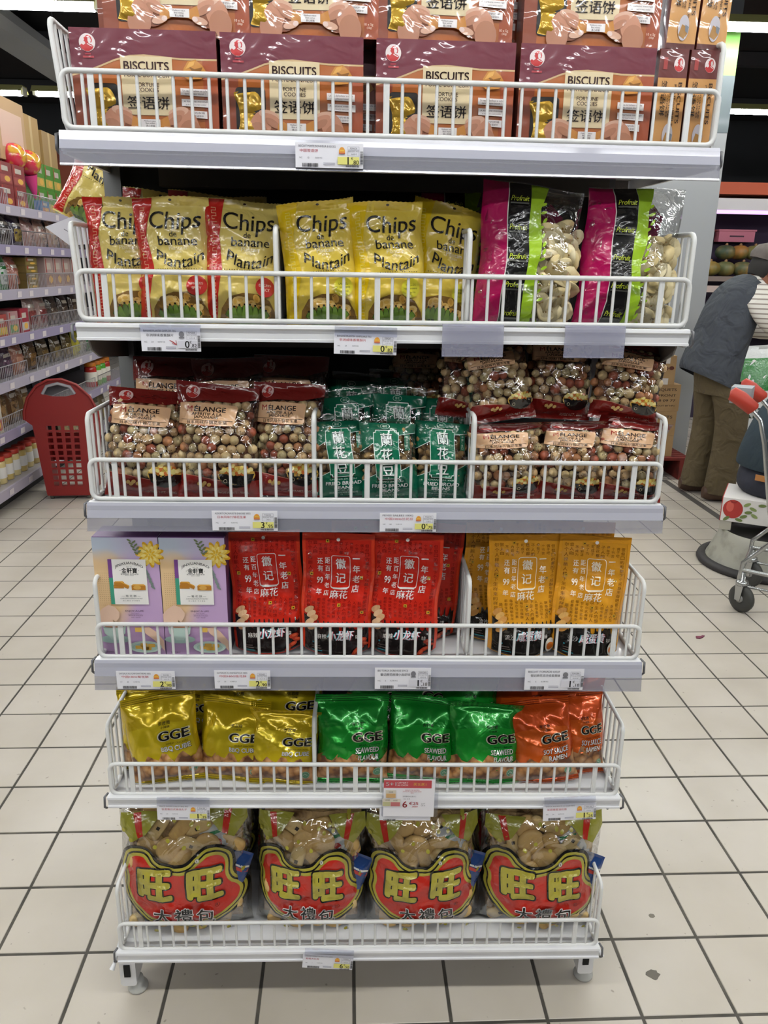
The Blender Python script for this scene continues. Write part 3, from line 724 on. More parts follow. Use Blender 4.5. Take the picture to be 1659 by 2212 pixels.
def banana_bag(label, x, y, rz, rx, ry, seed, lev, core=True):
    wp = Warp(BBW, BBH, .075, .008, .006, .62, seed, .003, .004, .04, .0, 0, 'pillow', .006, gp=.5)
    t = make_bag('dried_banana_bag', label, 'snack bag', 'dried banana bags', place(2, x, y, SHZ, rz, rx, ry), wp, BBD, CLEAR, 'clear_film', backpr=BBB)
    if core: inner_core(t, wp, .008, lev - .006, core_b, 'chip_heap', .45)
    fill_inside(t, wp, (.012, lev), SL, 'banana_chip', .0172, random.Random(seed), .008, .006, 34, umin=-BBW / 2 + (.104 if core else .11), scl=(.95, 1.2), need=.003)
banana_bag('clear dried banana bag with magenta black and green stripes, next to the divider', .226, .052, -4, 5, 3, 21, .165)
banana_bag('clear dried banana bag with magenta black and green stripes, at the right end', .396, .054, 2, 5, 5, 22, .158)
banana_bag('striped dried banana bag in the rear, half hidden by the tilted yellow bag', .145, .19, -2, 3, 1, 23, .10, False)

# ---- nut mix bags (third shelf)
class Scaled:
    def __init__(s, wp, w0, h0): s.wp = wp; s.a = wp.w / w0; s.b = wp.h / h0
    def __call__(s, u, v, e, side=1): return s.wp(u * s.a, v * s.b, e, side)
def put_bag(name, label, cat, group, mw, wp, pr, size, bodym, body_name, zig=0., backpr=None, eps=.0005, step=.00026):
    sc = Scaled(wp, *size); t = thing(name, label, cat, mw, group)
    wp.body(bodym, zig=zig).build(body_name, t)
    for k, me in pr.meshes(lambda u, v, e: sc(u, v, e), eps, step).items(): obj(k, me, t)
    if backpr:
        for k, me in backpr.meshes(lambda u, v, e: sc(u, v, e, -1), eps).items(): obj(k, me, t)
    return t
MW_, MH_ = .145, .20
DR = '#6e1916'
def melange():
    P = Print(film); hw = MW_ / 2
    P.poly('red_header', DR, [(-hw, .160), (-.05, .166), (-.02, .170), (.03, .169), (hw, .178), (hw, MH_ - .001), (-hw, MH_ - .001)])
    P.poly('red_base', '#7c1c17', [(-hw, .002), (hw, .002), (hw, .034), (.03, .031), (-.01, .037), (-.04, .042), (-hw, .045)])
    P.line('red_base', '#d9907a', [(-hw, .0455), (-.04, .0425), (-.01, .0375), (.03, .0315)], .0008)
    rooster(P, 'emblem', -.042, .183, .0125, '#a8302c', '#d8b8b4', .0105)
    P.poly('label_panel', '#dcb088', [(-.066, .131), (-.02, .128), (.033, .1285), (.037, .133), (.040, .160), (.037, .164), (-.02, .166), (-.064, .164)])
    k = '#241210'
    P.txt('lettering', '#9c2a20', 'M', -.0445, .1555, h=.0092, w=.0105, bold=.012); P.txt('lettering', k, 'ÉLANGE', -.008, .1565, h=.0105, w=.056, bold=.022)
    P.txt('lettering', k, 'APÉRITIF À LA', -.013, .148, h=.006, w=.054, bold=.014); P.txt('lettering', k, 'JAPONAISE', -.014, .1415, h=.0058, w=.044, bold=.014)
    P.line('lettering', k, [(-.06, .1375), (.034, .1368)], .0006); P.txt('lettering', k, '日本风味什锦花生果', -.012, .1335, h=.0058, w=.072); P.txt('lettering', '#a03a2c', 'Produit de Chine', -.013, .1290, h=.0028, w=.03)
    # bowl of nuts
    P.ell('bowl_picture', '#c9a14a', .036, .044, .0315, .0165); P.poly('bowl_picture', '#15100e', [(.006, .046), (.066, .046), (.061, .031), (.05, .024), (.036, .0215), (.022, .024), (.011, .031)])
    rd = random.Random(6)
    for c in ('#a8742c', '#d8c060', '#b8642c', '#e0cc88', '#cfc27a'):
        for i in range(7):
            a = rd.uniform(-.026, .026); b = rd.uniform(-.006, .012)
            P.ell('bowl_picture', c, .036 + a, .0505 + b * (1 - abs(a) / .04), .0042, .003, 8, rd.uniform(0, 180))
    P.ring('bowl_picture', '#cdbfa0', .018, .034, .0034, .0034, .0008, 12)
    for a, b in ((-.030, .029), (-.024, .026), (-.020, .030), (-.012, .027)): P.ell('nut_picture', '#c9a05a', a, b, .0042, .0034, 10, 30)
    P.txt('weight_lettering', '#d8b8a8', 'POIDS NET : 500G', .030, .0125, h=.0048, w=.05)
    return P.cut(.0065)
def melange_back():
    P = Print(film); hw = MW_ / 2
    P.rect('rear_panel', '#5e1814', -hw, .002, hw, MH_ - .001); return P.cut(.018)
MEL, MELB = melange(), melange_back()
NUTC = [('#bd9a6e', '#5a3c20'), ('#ae744c', '#6a3c28'), ('#c6ab7c', '#7a5a34'), ('#944a34', '#6c2c20'), ('#b4a276', '#3c2c1c')]
def nutmesh(i):
    rd = random.Random(i); c, d = NUTC[i]; m = MB()
    base = mat(c, .45, 0, 0, (140., .25, .002), mix=(('#d4ba92', '#c48a62', '#dcc8a0', '#a85a42', '#ccbc92')[i], 120., .45, .8))
    m.sph((0, 0, 0), (.0088, .0088, .0082), base, 10, 7)
    if i in (0, 4):
        for k in range(14):
            v = Vector((rd.gauss(0, 1), rd.gauss(0, 1), rd.gauss(0, 1))).normalized() * .0084; m.sph(v, .0008, mat(d, .6), 5, 3)
    return m.mesh('nut')
NUT = [nutmesh(i) for i in range(5)]
NUTS = [NUT[0], NUT[0], NUT[1], NUT[2], NUT[2], NUT[3], NUT[4]]
core_n = mat('#8c5a3c', .7, 0, 0, (110., 1., .008), mix=('#4a2a1c', 80., .4, .6))
def nutbag(label, s, x, y, z, w, h, D=.07, rz=0, rx=10, ry=0, seed=0, flop=0, skew=0, nuts=True, top=.128):
    wp = Warp(w, h, D, .010, .012, .75, seed, .0035, .005, .04, flop, 0, 'pillow', .005, skew=skew)
    t = put_bag('nut_bag', label, 'snack bag', 'nut mix bags', place(s, x, y, z, rz, rx, ry), wp, MEL, (MW_, MH_), CLEAR, 'clear_film', backpr=MELB)
    f = h / MH_
    inner_core(t, wp, .02 * f, .17 * f, core_n, 'nut_filling', .5)
    if nuts: fill_inside(t, wp, (.046 * f, .175 * f), NUTS, 'nut', .0172, random.Random(seed), .0095, .0022, 180)
SB = 'nut mix bag'
nutbag('nut mix bag with cream label, leftmost at the front of the third shelf', 3, -.415, .052, SHZ, .142, .198, rz=8, rx=12, ry=5, seed=31, flop=.012)
nutbag('nut mix bag with cream label, middle of the three left front bags', 3, -.284, .05, SHZ, .146, .203, rz=-2, rx=10, ry=0, seed=32)
nutbag('nut mix bag with cream label, right of the three left front bags, by the divider', 3, -.164, .062, SHZ, .128, .205, rz=-3, rx=11, ry=1, seed=33)
nutbag('dark nut mix bag in the rear left, its emblem over the leftmost front bag', 3, -.40, .175, SHZ, .142, .235, rx=5, ry=3, seed=34, nuts=False)
nutbag('dark nut mix bag in the rear, behind the middle left front bag', 3, -.27, .17, SHZ, .142, .235, rx=4, ry=-2, seed=35, nuts=False)
nutbag('dark nut mix bag in the rear, behind the right one of the left front bags', 3, -.17, .18, SHZ, .142, .24, rx=4, ry=2, seed=36, nuts=False)
nutbag('slumped nut mix bag at the bottom front of the right section, by the divider', 3, .232, .045, SHZ, .132, .152, .075, rz=3, rx=9, ry=-3, seed=37, flop=-.03)
nutbag('slumped nut mix bag at the bottom front of the right section, in the middle', 3, .343, .05, SHZ, .122, .155, .075, rz=-4, rx=9, ry=3, seed=38, flop=-.03)
nutbag('slumped nut mix bag at the bottom front of the right section, at the right end', 3, .448, .044, SHZ, .128, .158, .07, rz=-2, rx=8, ry=2, seed=39, flop=-.022)
nutbag('nut mix bag lying on top in the right section, at the left over the divider', 3, .222, .062, .136, .118, .145, .06, rz=4, rx=16, ry=-8, seed=40, flop=.02)
nutbag('nut mix bag on top in the right section, behind the left and right ones', 3, .322, .088, .134, .118, .158, .06, rz=-2, rx=14, ry=2, seed=41)
nutbag('nut mix bag on top in the right section, at the right end', 3, .432, .06, .136, .122, .142, .065, rz=-5, rx=14, ry=7, seed=42)
nutbag('nut mix bag hanging over the green bean bags at the left of the right section', 3, .158, .115, .13, .11, .15, .055, rz=6, rx=12, ry=6, seed=43)
nutbag('dark nut mix bag far back above the green bean bags', 3, .085, .225, .11, .12, .15, .055, rx=8, ry=0, seed=44)

# ---- fried broad bean bags
GW, GH = .102, .152
def bean_design():
    P = Print(film); hw = GW / 2; g = '#0a5c43'; wh = '#dcebe4'
    P.poly('green_top', g, [(-hw, .088), (-.024, .104), (-.022, .127), (.018, .127), (.02, .117), (hw, .121), (hw, .138), (-hw, .138)])
    P.line('green_top', wh, [(-hw, .088), (-.024, .104)], .0009); P.line('green_top', wh, [(.02, .117), (hw, .121)], .0009)
    P.poly('green_base', g, [(-hw, .002), (hw, .002), (hw, .068), (.019, .052), (.019, .038), (-.024, .038), (-.024, .05), (-hw, .038)])
    P.line('green_base', wh, [(-hw, .038), (-.024, .05)], .0009); P.line('green_base', wh, [(hw, .068), (.019, .053)], .0009)
    pan = [(-.024, .045), (-.021, .045), (-.020, .041), (.016, .041), (.017, .045), (.020, .045), (.020, .121), (.017, .121), (.016, .125), (-.020, .125), (-.021, .121), (-.024, .121)]
    P.poly('name_panel', wh, [(a * 1.05 - .0, b + (.0012 if b > .08 else -.0012)) for a, b in pan]); P.poly('name_panel', '#0c6a4c', pan)
    for i, c in enumerate('蘭花豆'): P.txt('lettering', '#10231c', c, -.001, .109 - i * .0265, h=.0215, bold=.03, shear=-.08); P.txt('lettering', '#e8eeea', c, -.002, .110 - i * .0265, h=.0215, bold=.016, shear=-.08)
    P.ring('emblem', '#9fc4b4', -.004, .1325, .0085, .0048, .0007, 18); P.txt('emblem', '#9fc4b4', '蘭花', -.004, .1325, h=.004)
    P.txt('lettering', '#cfe2d8', 'CHANG JIA KOU', -.001, .0355, h=.0034, w=.05); P.txt('lettering', '#eef4f0', 'FRIED BROAD', 0, .0285, h=.0066, w=.066, bold=.03); P.txt('lettering', '#eef4f0', 'BEANS', .0, .0205, h=.0058, w=.034, bold=.03)
    P.txt('lettering', '#cfe2d8', 'NET WT: 100g', 0, .0150, h=.003, w=.026); P.txt('lettering', '#bcd4c8', '河北省国际贸易有限公司', 0, .0108, h=.0034, w=.052); P.txt('lettering', '#bcd4c8', '中国 河北', 0, .0065, h=.0034, w=.022)
    P.rect('side_tag', g, .031, .090, .041, .118)
    for i, c in enumerate('中国张家口'): P.txt('side_tag', '#cfe2d8', c, .036, .114 - i * .005, h=.0040)
    return P.cut(.0065)
def bean_back():
    P = Print(film); P.rect('rear_panel', '#0b4a38', -GW / 2, .003, GW / 2, .138); return P.cut(.02)
BEA, BEAB = bean_design(), bean_back()
def beanmesh(i):
    m = MB(); rd = random.Random(i); c = mat(('#9a7a4e', '#86683e', '#ab8a58')[i], .5, 0, 0, (90., .4, .003), mix=('#6e4e2a', 70., .5, .8))
    m.sph((0, 0, 0), (.0098, .0055, .0068), c, 9, 6, .06, rd); return m.mesh('bean')
BEAN = [beanmesh(i) for i in range(3)]
core_be = mat('#7a5c38', .7, 0, 0, (120., 1., .008), mix=('#402c18', 90., .4, .6))
def beanbag(label, x, y, z, rz, rx, ry, seed, h=GH, full=True):
    wp = Warp(GW, h, .05, .006, .010, .8, seed, .0028, .004, .04, 0, 0, 'pillow', .004)
    t = put_bag('bean_bag', label, 'snack bag', 'green bean bags', place(3, x, y, z, rz, rx, ry), wp, BEA, (GW, GH), CLEAR, 'clear_film', backpr=BEAB)
    inner_core(t, wp, .012, .115, core_be, 'bean_filling', .5)
    if full: fill_inside(t, wp, (.044, .122), BEAN, 'bean', .0150, random.Random(seed), .0095, .003, 180)
beanbag('green fried bean bag at the front, left one by the divider', -.062, .062, SHZ, 3, 10, -3, 51)
beanbag('green fried bean bag at the front, middle one', .022, .046, SHZ, -2, 10, -3, 52)
beanbag('green fried bean bag at the front, right one', .110, .058, SHZ, 3, 10, 3, 53)
beanbag('green fried bean bag in the second row, left', -.052, .12, .012, 0, 8, -2, 54, .17, False)
beanbag('green fried bean bag in the second row, middle', .035, .115, .016, 0, 8, 2, 55, .17, False)
beanbag('green fried bean bag in the second row, right', .115, .13, .008, 0, 8, 2, 56, .17, False)
beanbag('dark green fried bean bag far back at the left', -.05, .20, .03, 0, 6, 2, 57, .17, False)
beanbag('dark green fried bean bag far back at the right', .045, .21, .035, 0, 6, -3, 58, .17, False)

# ---- pastry cartons (fourth shelf)
def pastel():
    m = mat('#a987b0', .4, 0, .15, None, 0, 'pastel').copy(); nt = m.node_tree; p = nt.nodes['Principled BSDF']; L = nt.links.new
    tc = nt.nodes.new('ShaderNodeTexCoord'); sp = nt.nodes.new('ShaderNodeSeparateXYZ'); n = nt.nodes.new('ShaderNodeTexNoise'); n.inputs['Scale'].default_value = 14
    L(tc.outputs['Object'], sp.inputs[0]); L(tc.outputs['Object'], n.inputs['Vector'])
    def ramp(inp, a, b, ca, cb):
        mr = nt.nodes.new('ShaderNodeMath'); mr.operation = 'MULTIPLY_ADD'; mr.inputs[1].default_value = .06; L(n.outputs['Fac'], mr.inputs[0]); L(inp, mr.inputs[2])
        r = nt.nodes.new('ShaderNodeMapRange'); r.inputs[1].default_value = a + .03; r.inputs[2].default_value = b + .03; r.interpolation_type = 'SMOOTHSTEP'; L(mr.outputs[0], r.inputs[0])
        x = nt.nodes.new('ShaderNodeMixRGB'); L(r.outputs[0], x.inputs[0])
        for k, c in ((1, ca), (2, cb)):
            if isinstance(c, str): x.inputs[k].default_value = lin(c)
            else: L(c, x.inputs[k])
        return x.outputs[0]
    low = ramp(sp.outputs['X'], -.03, .01, '#e6c496', '#c2a3cc')
    foot = ramp(sp.outputs['Z'], .05, .075, '#b795be', low)
    top = ramp(sp.outputs['Z'], .175, .21, foot, ramp(sp.outputs['X'], -.05, .04, '#bcc6d6', '#c6b8d8'))
    L(top, p.inputs['Base Color']); return m
PASTEL = pastel()
PBW, PBH, PBD = .1165, .231, .062
def pastry_front():
    P = Print(card); W, H = PBW, PBH
    X = lambda a: (a - .5) * W
    Y = lambda a: (1 - a) * H
    pt = lambda l: [(X(a), Y(b)) for a, b in l]
    for i in range(6):
        for j in range(16): P.rect('dot_pattern', '#a98a5e', X(.05 + .031 * i), Y(.29 + .018 * j + .005), X(.05 + .031 * i + .008), Y(.29 + .018 * j))
    rd = random.Random(2)
    for r, c, nn in ((.20, '#d9a51e', 11), (.17, '#efcf62', 11), (.125, '#f6e08a', 9), (.085, '#e6b832', 8), (.045, '#f3d66a', 6)):
        for i in range(nn):
            a = 360 * i / nn + r * 900; P.ell('flower_picture', c, X(.87) + r * W * .62 * math.cos(R(a)), Y(.135) + r * W * .62 * math.sin(R(a)), r * W * .5, r * W * .2, 10, a)
    for i in range(9): P.ell('leaf_picture', '#6f7c5a', X(.60 + .012 * i + (.03 if i % 2 else -.03)), Y(.02 + .013 * i), .0045, .0018, 8, 40 if i % 2 else -35)
    for i in range(8): P.ell('leaf_picture', '#7d8b88', X(.80 + .012 * i), Y(.27 + .02 * i), .005, .002, 8, -60 + 20 * (i % 2))
    P.rect('side_strip', '#7d4a92', X(.22), Y(.33), X(.29), Y(.175)); P.rect('side_strip', '#3f9a80', X(.22), Y(.553), X(.29), Y(.33))
    P.rect('name_card', '#f4f1ec', X(.28), Y(.553), X(.80), Y(.175))
    k = '#2c3230'
    P.txt('lettering', k, 'JINXUANBAO', X(.54), Y(.222), h=.0065, w=.050, arc=-.008, bold=.006); P.txt('lettering', k, 'SINCE · 1986', X(.54), Y(.238), h=.0015, w=.010)
    P.txt('lettering', k, '金軒寶', X(.54), Y(.268), h=.0105, w=.028, bold=.03); P.txt('lettering', k, '·', X(.40), Y(.268), h=.0012); P.txt('lettering', k, '·', X(.68), Y(.268), h=.0012)
    P.txt('lettering', k, '香港金軒·百年老號', X(.54), Y(.298), h=.0024, w=.032); P.txt('lettering', '#777777', 'BRIGHT & BEST', X(.54), Y(.309), h=.0014, w=.016)
    def block(x, y, w, h, rot=0):
        q = lambda l: [(X(x) + (a * math.cos(R(rot)) - b * math.sin(R(rot))), Y(y) + (a * math.sin(R(rot)) + b * math.cos(R(rot)))) for a, b in l]
        P.poly('pastry_picture', '#b87a28', q([(-w, -h), (w, -h), (w, h * .6), (-w, h * .6)])); P.poly('pastry_picture', '#e0a848', q([(-w, h * .6), (w, h * .6), (w * .75, h * 1.1), (-w * .75, h * 1.1)]))
    block(.36, .40, .009, .004); block(.37, .375, .009, .004); block(.45, .39, .0085, .0035, -28); block(.665, .405, .0125, .0055)
    P.ell('pastry_picture', '#d8a650', X(.645), Y(.407), .007, .0042, 10)
    P.txt('lettering', k, '— 菊 花 酥 —', X(.54), Y(.478), h=.0044, w=.034); P.txt('lettering', '#555a58', 'CHRYSANTHEMUM PASTRY', X(.545), Y(.500), h=.0020, w=.040); P.txt('lettering', '#555a58', '匠 心 糕 点 · 岁 月 臻 味', X(.54), Y(.518), h=.0022, w=.03)
    P.txt('slogan', '#4a3450', 'ENJOY A LIFE', X(.575), Y(.607), h=.0042, w=.033, bold=.01); P.txt('slogan', '#4a3450', 'Enjoy the good', X(.58), Y(.625), h=.0022); P.line('slogan', '#4a3450', [(X(.47), Y(.634)), (X(.69), Y(.634))], .0003)
    P.txt('slogan', '#4a3450', '美好生活·尽在此刻', X(.585), Y(.645), h=.0022, w=.026); P.txt('slogan', '#4a3450', '与你一同分享', X(.585), Y(.661), h=.0022, w=.017)
    # hand, cup and plate
    P.poly('hand_picture', '#e6c3ac', pt([(.0, .63), (.08, .585), (.18, .553), (.28, .575), (.34, .62), (.33, .66), (.27, .70), (.22, .68), (.24, .72), (.20, .74), (.14, .70), (.05, .70), (.0, .71)]))
    P.poly('cup_picture', '#b9d0c8', pt([(.06, .735), (.42, .735), (.40, .80), (.33, .835), (.15, .835), (.08, .80)])); P.ell('cup_picture', '#d8e4de', X(.24), Y(.735), .021, .0035); P.ell('cup_picture', '#c48a70', X(.24), Y(.738), .018, .0026)
    P.ell('cup_picture', '#a7c3bc', X(.24), Y(.85), .028, .008); P.poly('cup_picture', '#b9d0c8', pt([(.12, .80), (.36, .80), (.30, .855), (.18, .855)]))
    P.poly('right_hand_picture', '#e2bfa6', pt([(.66, .75), (.78, .74), (.88, .78), (1, .86), (1, .95), (.86, .86), (.72, .80)])); P.rect('held_pastry_picture', '#e0b858', X(.56), Y(.785), X(.68), Y(.745))
    P.ell('plate_picture', '#c9ddd2', X(.70), Y(.915), .030, .012); P.ell('plate_picture', '#aac6ba', X(.70), Y(.918), .024, .0085)
    for a, b in ((.60, .92), (.68, .90), (.74, .93), (.80, .905), (.70, .93)): P.poly('plate_pastry_picture', '#e0b04c', [(X(a) + p, Y(b) + q) for p, q in rrect(-.0065, -.003, .0065, .004, .0015, 2)])
    P.txt('weight_lettering', '#3a2a40', '甜酥性糕点', X(.16), Y(.96), h=.0030, w=.017); P.txt('weight_lettering', '#3a2a40', '净含量(NET WT):180g', X(.25), Y(.983), h=.0036, w=.045)
    return P
PF_ = pastry_front().meshes(flat_front, .0002)
def pastry_top():
    P = Print(card); P.txt('lid_print', '#e8dff0', '金軒寶', 0, .03, h=.011, w=.03, bold=.02); return P
PT_ = pastry_top().meshes(lambda u, v, e: np.stack([u, v, PBH + e + 0 * u], 1), .0003)
def pastry(label, x):
    t = thing('pastry_carton', label, 'box', place(4, x, .03, SHZ), 'pastry cartons')
    MB().box(-PBW / 2, PBW / 2, 0, PBD, 0, PBH, PASTEL).build('carton', t)
    MB().box(-PBW / 2 + .001, PBW / 2 - .001, .0005, PBD - .0005, PBH, PBH + .0012, card('#6f4a80')).build('lid', t)
    MB().box(PBW / 2, PBW / 2 + .0004, .0005, PBD - .0005, 0, PBH, card('#54406a')).build('side_face', t)
    for k, me in list(PF_.items()) + [(a, b) for a, b in PT_.items()]: obj(k, me, t)
pastry('pastel pastry carton with yellow flower print, left of the pair on the fourth shelf', -.4385)
pastry('pastel pastry carton with yellow flower print, right of the pair beside the red pouches', -.3205)

# ---- twist snack pouches
PW_, PH_ = .132, .232
def pouch_design(red):
    base, border, dark, gl = ('#c8301e', '#dc3e22', '#7a1410', '#e2dad6') if red else ('#e09a1e', '#e09a26', '#74480c', '#f4e8d0')
    P = Print(film); hw = PW_ / 2; H = PH_
    P.poly('border', border, [(-hw, .002), (hw, .002), (hw, H - .001), (-hw, H - .001)], [[(-hw + .006, .004), (-hw + .006, H - .012), (hw - .006, H - .012), (hw - .006, .004)]])
    chars = '不是每个人都能成为自己想要的样子但是每个人都可以努力成为喜欢的样子年轻人的生活节奏太快了偶尔停下来尝尝这口酥脆的麻花吧人生苦短及时行乐'
    rd = random.Random(5); v = []; f = []
    for c in range(12):
        u = -.052 + c * .0095; w = rd.choice((.006, .0072, .0082)); y = H - .018 - rd.uniform(0, .006)
        while y > .072:
            inside = -.044 < u < .047 and .108 < y < .192
            if not inside: P.txt('text_pattern', dark, rd.choice(chars), u, y, h=w * .9, w=w)
            y -= w * 1.12
    for a, b in ((-.02, H - .016), (-.050, .155), (.042, .150), (.005, .098), (.048, .085)): P.rect('stamp_marks', '#c9982c', a - .003, b - .003, a + .003, b + .003); P.rect('stamp_marks', '#2c1c10', a - .001, b - .001, a + .0015, b + .001)
    for i, c in enumerate('还有99年'): P.txt('lettering', gl, c, -.034, .180 - i * .0142, h=.0115 if not c.isdigit() else .0105, w=.0105 if not c.isdigit() else .006, bold=.022) if not c.isdigit() else None
    P.txt('lettering', gl, '99', -.034, .180 - 2.5 * .0142, h=.0125, w=.0115, bold=.022)
    for i, c in enumerate('距百年老店'): P.txt('lettering', gl, c, -.0205, .181 - i * .0150, h=.0105, w=.0092, bold=.016)
    P.poly('lettering', gl, rrect(-.0135, .130, .0215, .190, .004), [rrect(-.0125, .132, .0205, .189, .0035)]); P.rect('lettering', gl, -.009, .1285, .018, .131)
    P.txt('lettering', gl, '徽', .004, .1755, h=.0185, w=.019, bold=.02); P.txt('lettering', gl, '记', .004, .1495, h=.0185, w=.019, bold=.02); P.txt('lettering', gl, '麻花', .003, .1185, h=.0165, w=.033, bold=.018)
    for i, c in enumerate('一年老店'): P.txt('lettering', gl, c, .0325, .186 - i * .0185 - (.001 if i else 0), h=.0142 if i else .0018, w=.0132, bold=.022)
    # dark lower part with drips
    dr = [(hw - .006, .004), (hw - .006, .070)]; x = hw - .006; rd = random.Random(8 if red else 12)
    while x > -hw + .024:
        wd = rd.uniform(.006, .010); d = rd.uniform(.052, .064); x2 = max(x - wd, -hw + .02); dr += [(x, .068), (x - .001, d), (x - wd * .5, d - .003), (x2 + .001, d), (x2, .068)]; x = x2 - rd.uniform(.001, .003); dr += [(x2 - .0004, .0685), (x, .0685)]
    dr += [(-hw + .006, .080), (-hw + .006, .004)]
    P.poly('dark_panel', '#1a1110' if red else '#17130f', dr)
    for i in range(5):
        P.ell('twist_picture', ('#c79a72', '#d8b08a')[i % 2] if red else ('#c98f4a', '#d9a860')[i % 2], -hw + .016 + .004 * (i % 3), .088 - i * .008, .010, .0055, 12, 35)
    b = '#e9eef2'
    if red: small, big = '麻辣', '小龙虾'
    else: small, big = '流沙', '咸蛋黄'
    P.txt('flavour_prefix', '#dfdad6', small, -.028, .040, h=.0095, w=.019)
    for dx, dy, c in ((-.0012, .0, '#3fb4c4'), (.0012, -.0003, '#c8324a'), (0, 0, b)): P.txt('flavour_name', c, big, .008 + dx, .043 + dy, h=.018, w=.050, bold=.03, shear=.18)
    P.txt('flavour_suffix', '#dfdad6', '味', .040, .039, h=.0085)
    if red:
        for a, c, r in ((.044, .016, 20), (.052, .026, -30), (.036, .010, 60), (.048, .034, 10)): P.ell('crayfish_picture', '#a8341e', a, c, .009, .005, 10, r); P.ell('crayfish_picture', '#c8502c', a + .001, c + .001, .005, .0025, 8, r)
    else:
        P.ell('egg_picture', '#ddd6c8', .050, .020, .010, .016); P.ell('egg_picture', '#d8722a', .050, .018, .0075, .009)
    P.rect('fine_print', '#2c8494', -.045, .028, -.042, .031)
    for i in range(3): P.rect('fine_print', ('#6a5c58', '#6a5c58', '#2c8494')[i], -.045, .0215 - i * .005, -.030 + .002 * i, .023 - i * .005)
    P.ell('hang_hole', '#e9e4de', 0, H - .011, .0033, .0033, 12)
    return P.cut(.0065)
POR, POO = pouch_design(True), pouch_design(False)
pr_, po_ = film('#c82412', .3, .35), film('#dc981e', .36, .3)
def pouch(label, red, x, y, rz=0, rx=5, ry=0, seed=0, h=PH_):
    wp = Warp(PW_, h, .055, 0, .020, 1, seed, .0018, .0025, .02, 0, 0, 'pouch', .003)
    put_bag('snack_pouch', label, 'snack bag', 'red twist snack pouches' if red else 'orange twist snack pouches', place(4, x, y, SHZ, rz, rx, ry), wp, POR if red else POO, (PW_, PH_), pr_ if red else po_, 'pouch')
pouch('red standing pouch with white lettering in front, left one beside the cartons', True, -.189, .055, 3, 5, -2, 61)
pouch('red standing pouch with white lettering in front, middle one', True, -.064, .048, -1, 4, 1, 62)
pouch('red standing pouch with white lettering in front, right one', True, .058, .05, -3, 4, 2, 63)
pouch('red standing pouch behind the right front pouch, near the divider', True, .098, .12, -4, 4, 4, 64)
pouch('red standing pouch in the rear behind the middle front pouch', True, -.01, .125, 0, 3, 0, 65)
pouch('orange standing pouch in front, left one of two', False, .286, .048, 2, 4, -1, 66)
pouch('orange standing pouch in front, right one at the shelf end', False, .400, .040, -1, 5, 3, 67)
pouch('orange standing pouch half hidden behind the left front orange one', False, .244, .115, 2, 4, 1, 68)
pouch('orange standing pouch in the rear behind the right front orange one', False, .40, .13, 0, 3, 2, 69)
pouch('orange standing pouch in the rear corner behind the half hidden one', False, .31, .17, 0, 3, 0, 70)

# ---- cracker snack bags (fifth shelf)
KW, KH = .148, .178
def crackers_mat():
    m = mat('#a87848', .4, 0, .5, None, 0, 'crackers').copy(); nt = m.node_tree; p = nt.nodes['Principled BSDF']; L = nt.links.new
    tc = nt.nodes.new('ShaderNodeTexCoord'); v = nt.nodes.new('ShaderNodeTexVoronoi'); v.inputs['Scale'].default_value = 62; n = nt.nodes.new('ShaderNodeTexNoise'); n.inputs['Scale'].default_value = 140
    a = nt.nodes.new('ShaderNodeMath'); a.operation = 'MULTIPLY_ADD'; a.inputs[1].default_value = .35
    r = nt.nodes.new('ShaderNodeValToRGB'); e = r.color_ramp.elements; e[0].position = .2; e[0].color = lin('#d0a578'); e[1].position = .95; e[1].color = lin('#5e3418')
    x = e.new(.6); x.color = lin('#b07c4a')
    L(tc.outputs['Object'], v.inputs['Vector']); L(tc.outputs['Object'], n.inputs['Vector']); L(n.outputs['Fac'], a.inputs[0]); L(v.outputs['Distance'], a.inputs[2]); L(a.outputs[0], r.inputs['Fac']); L(r.outputs[0], p.inputs['Base Color'])
    b = nt.nodes.new('ShaderNodeBump'); b.inputs['Strength'].default_value = .5; b.inputs['Distance'].default_value = .003; b.invert = True; L(v.outputs['Distance'], b.inputs['Height']); L(b.outputs[0], p.inputs['Normal']); return m
CRK = crackers_mat()
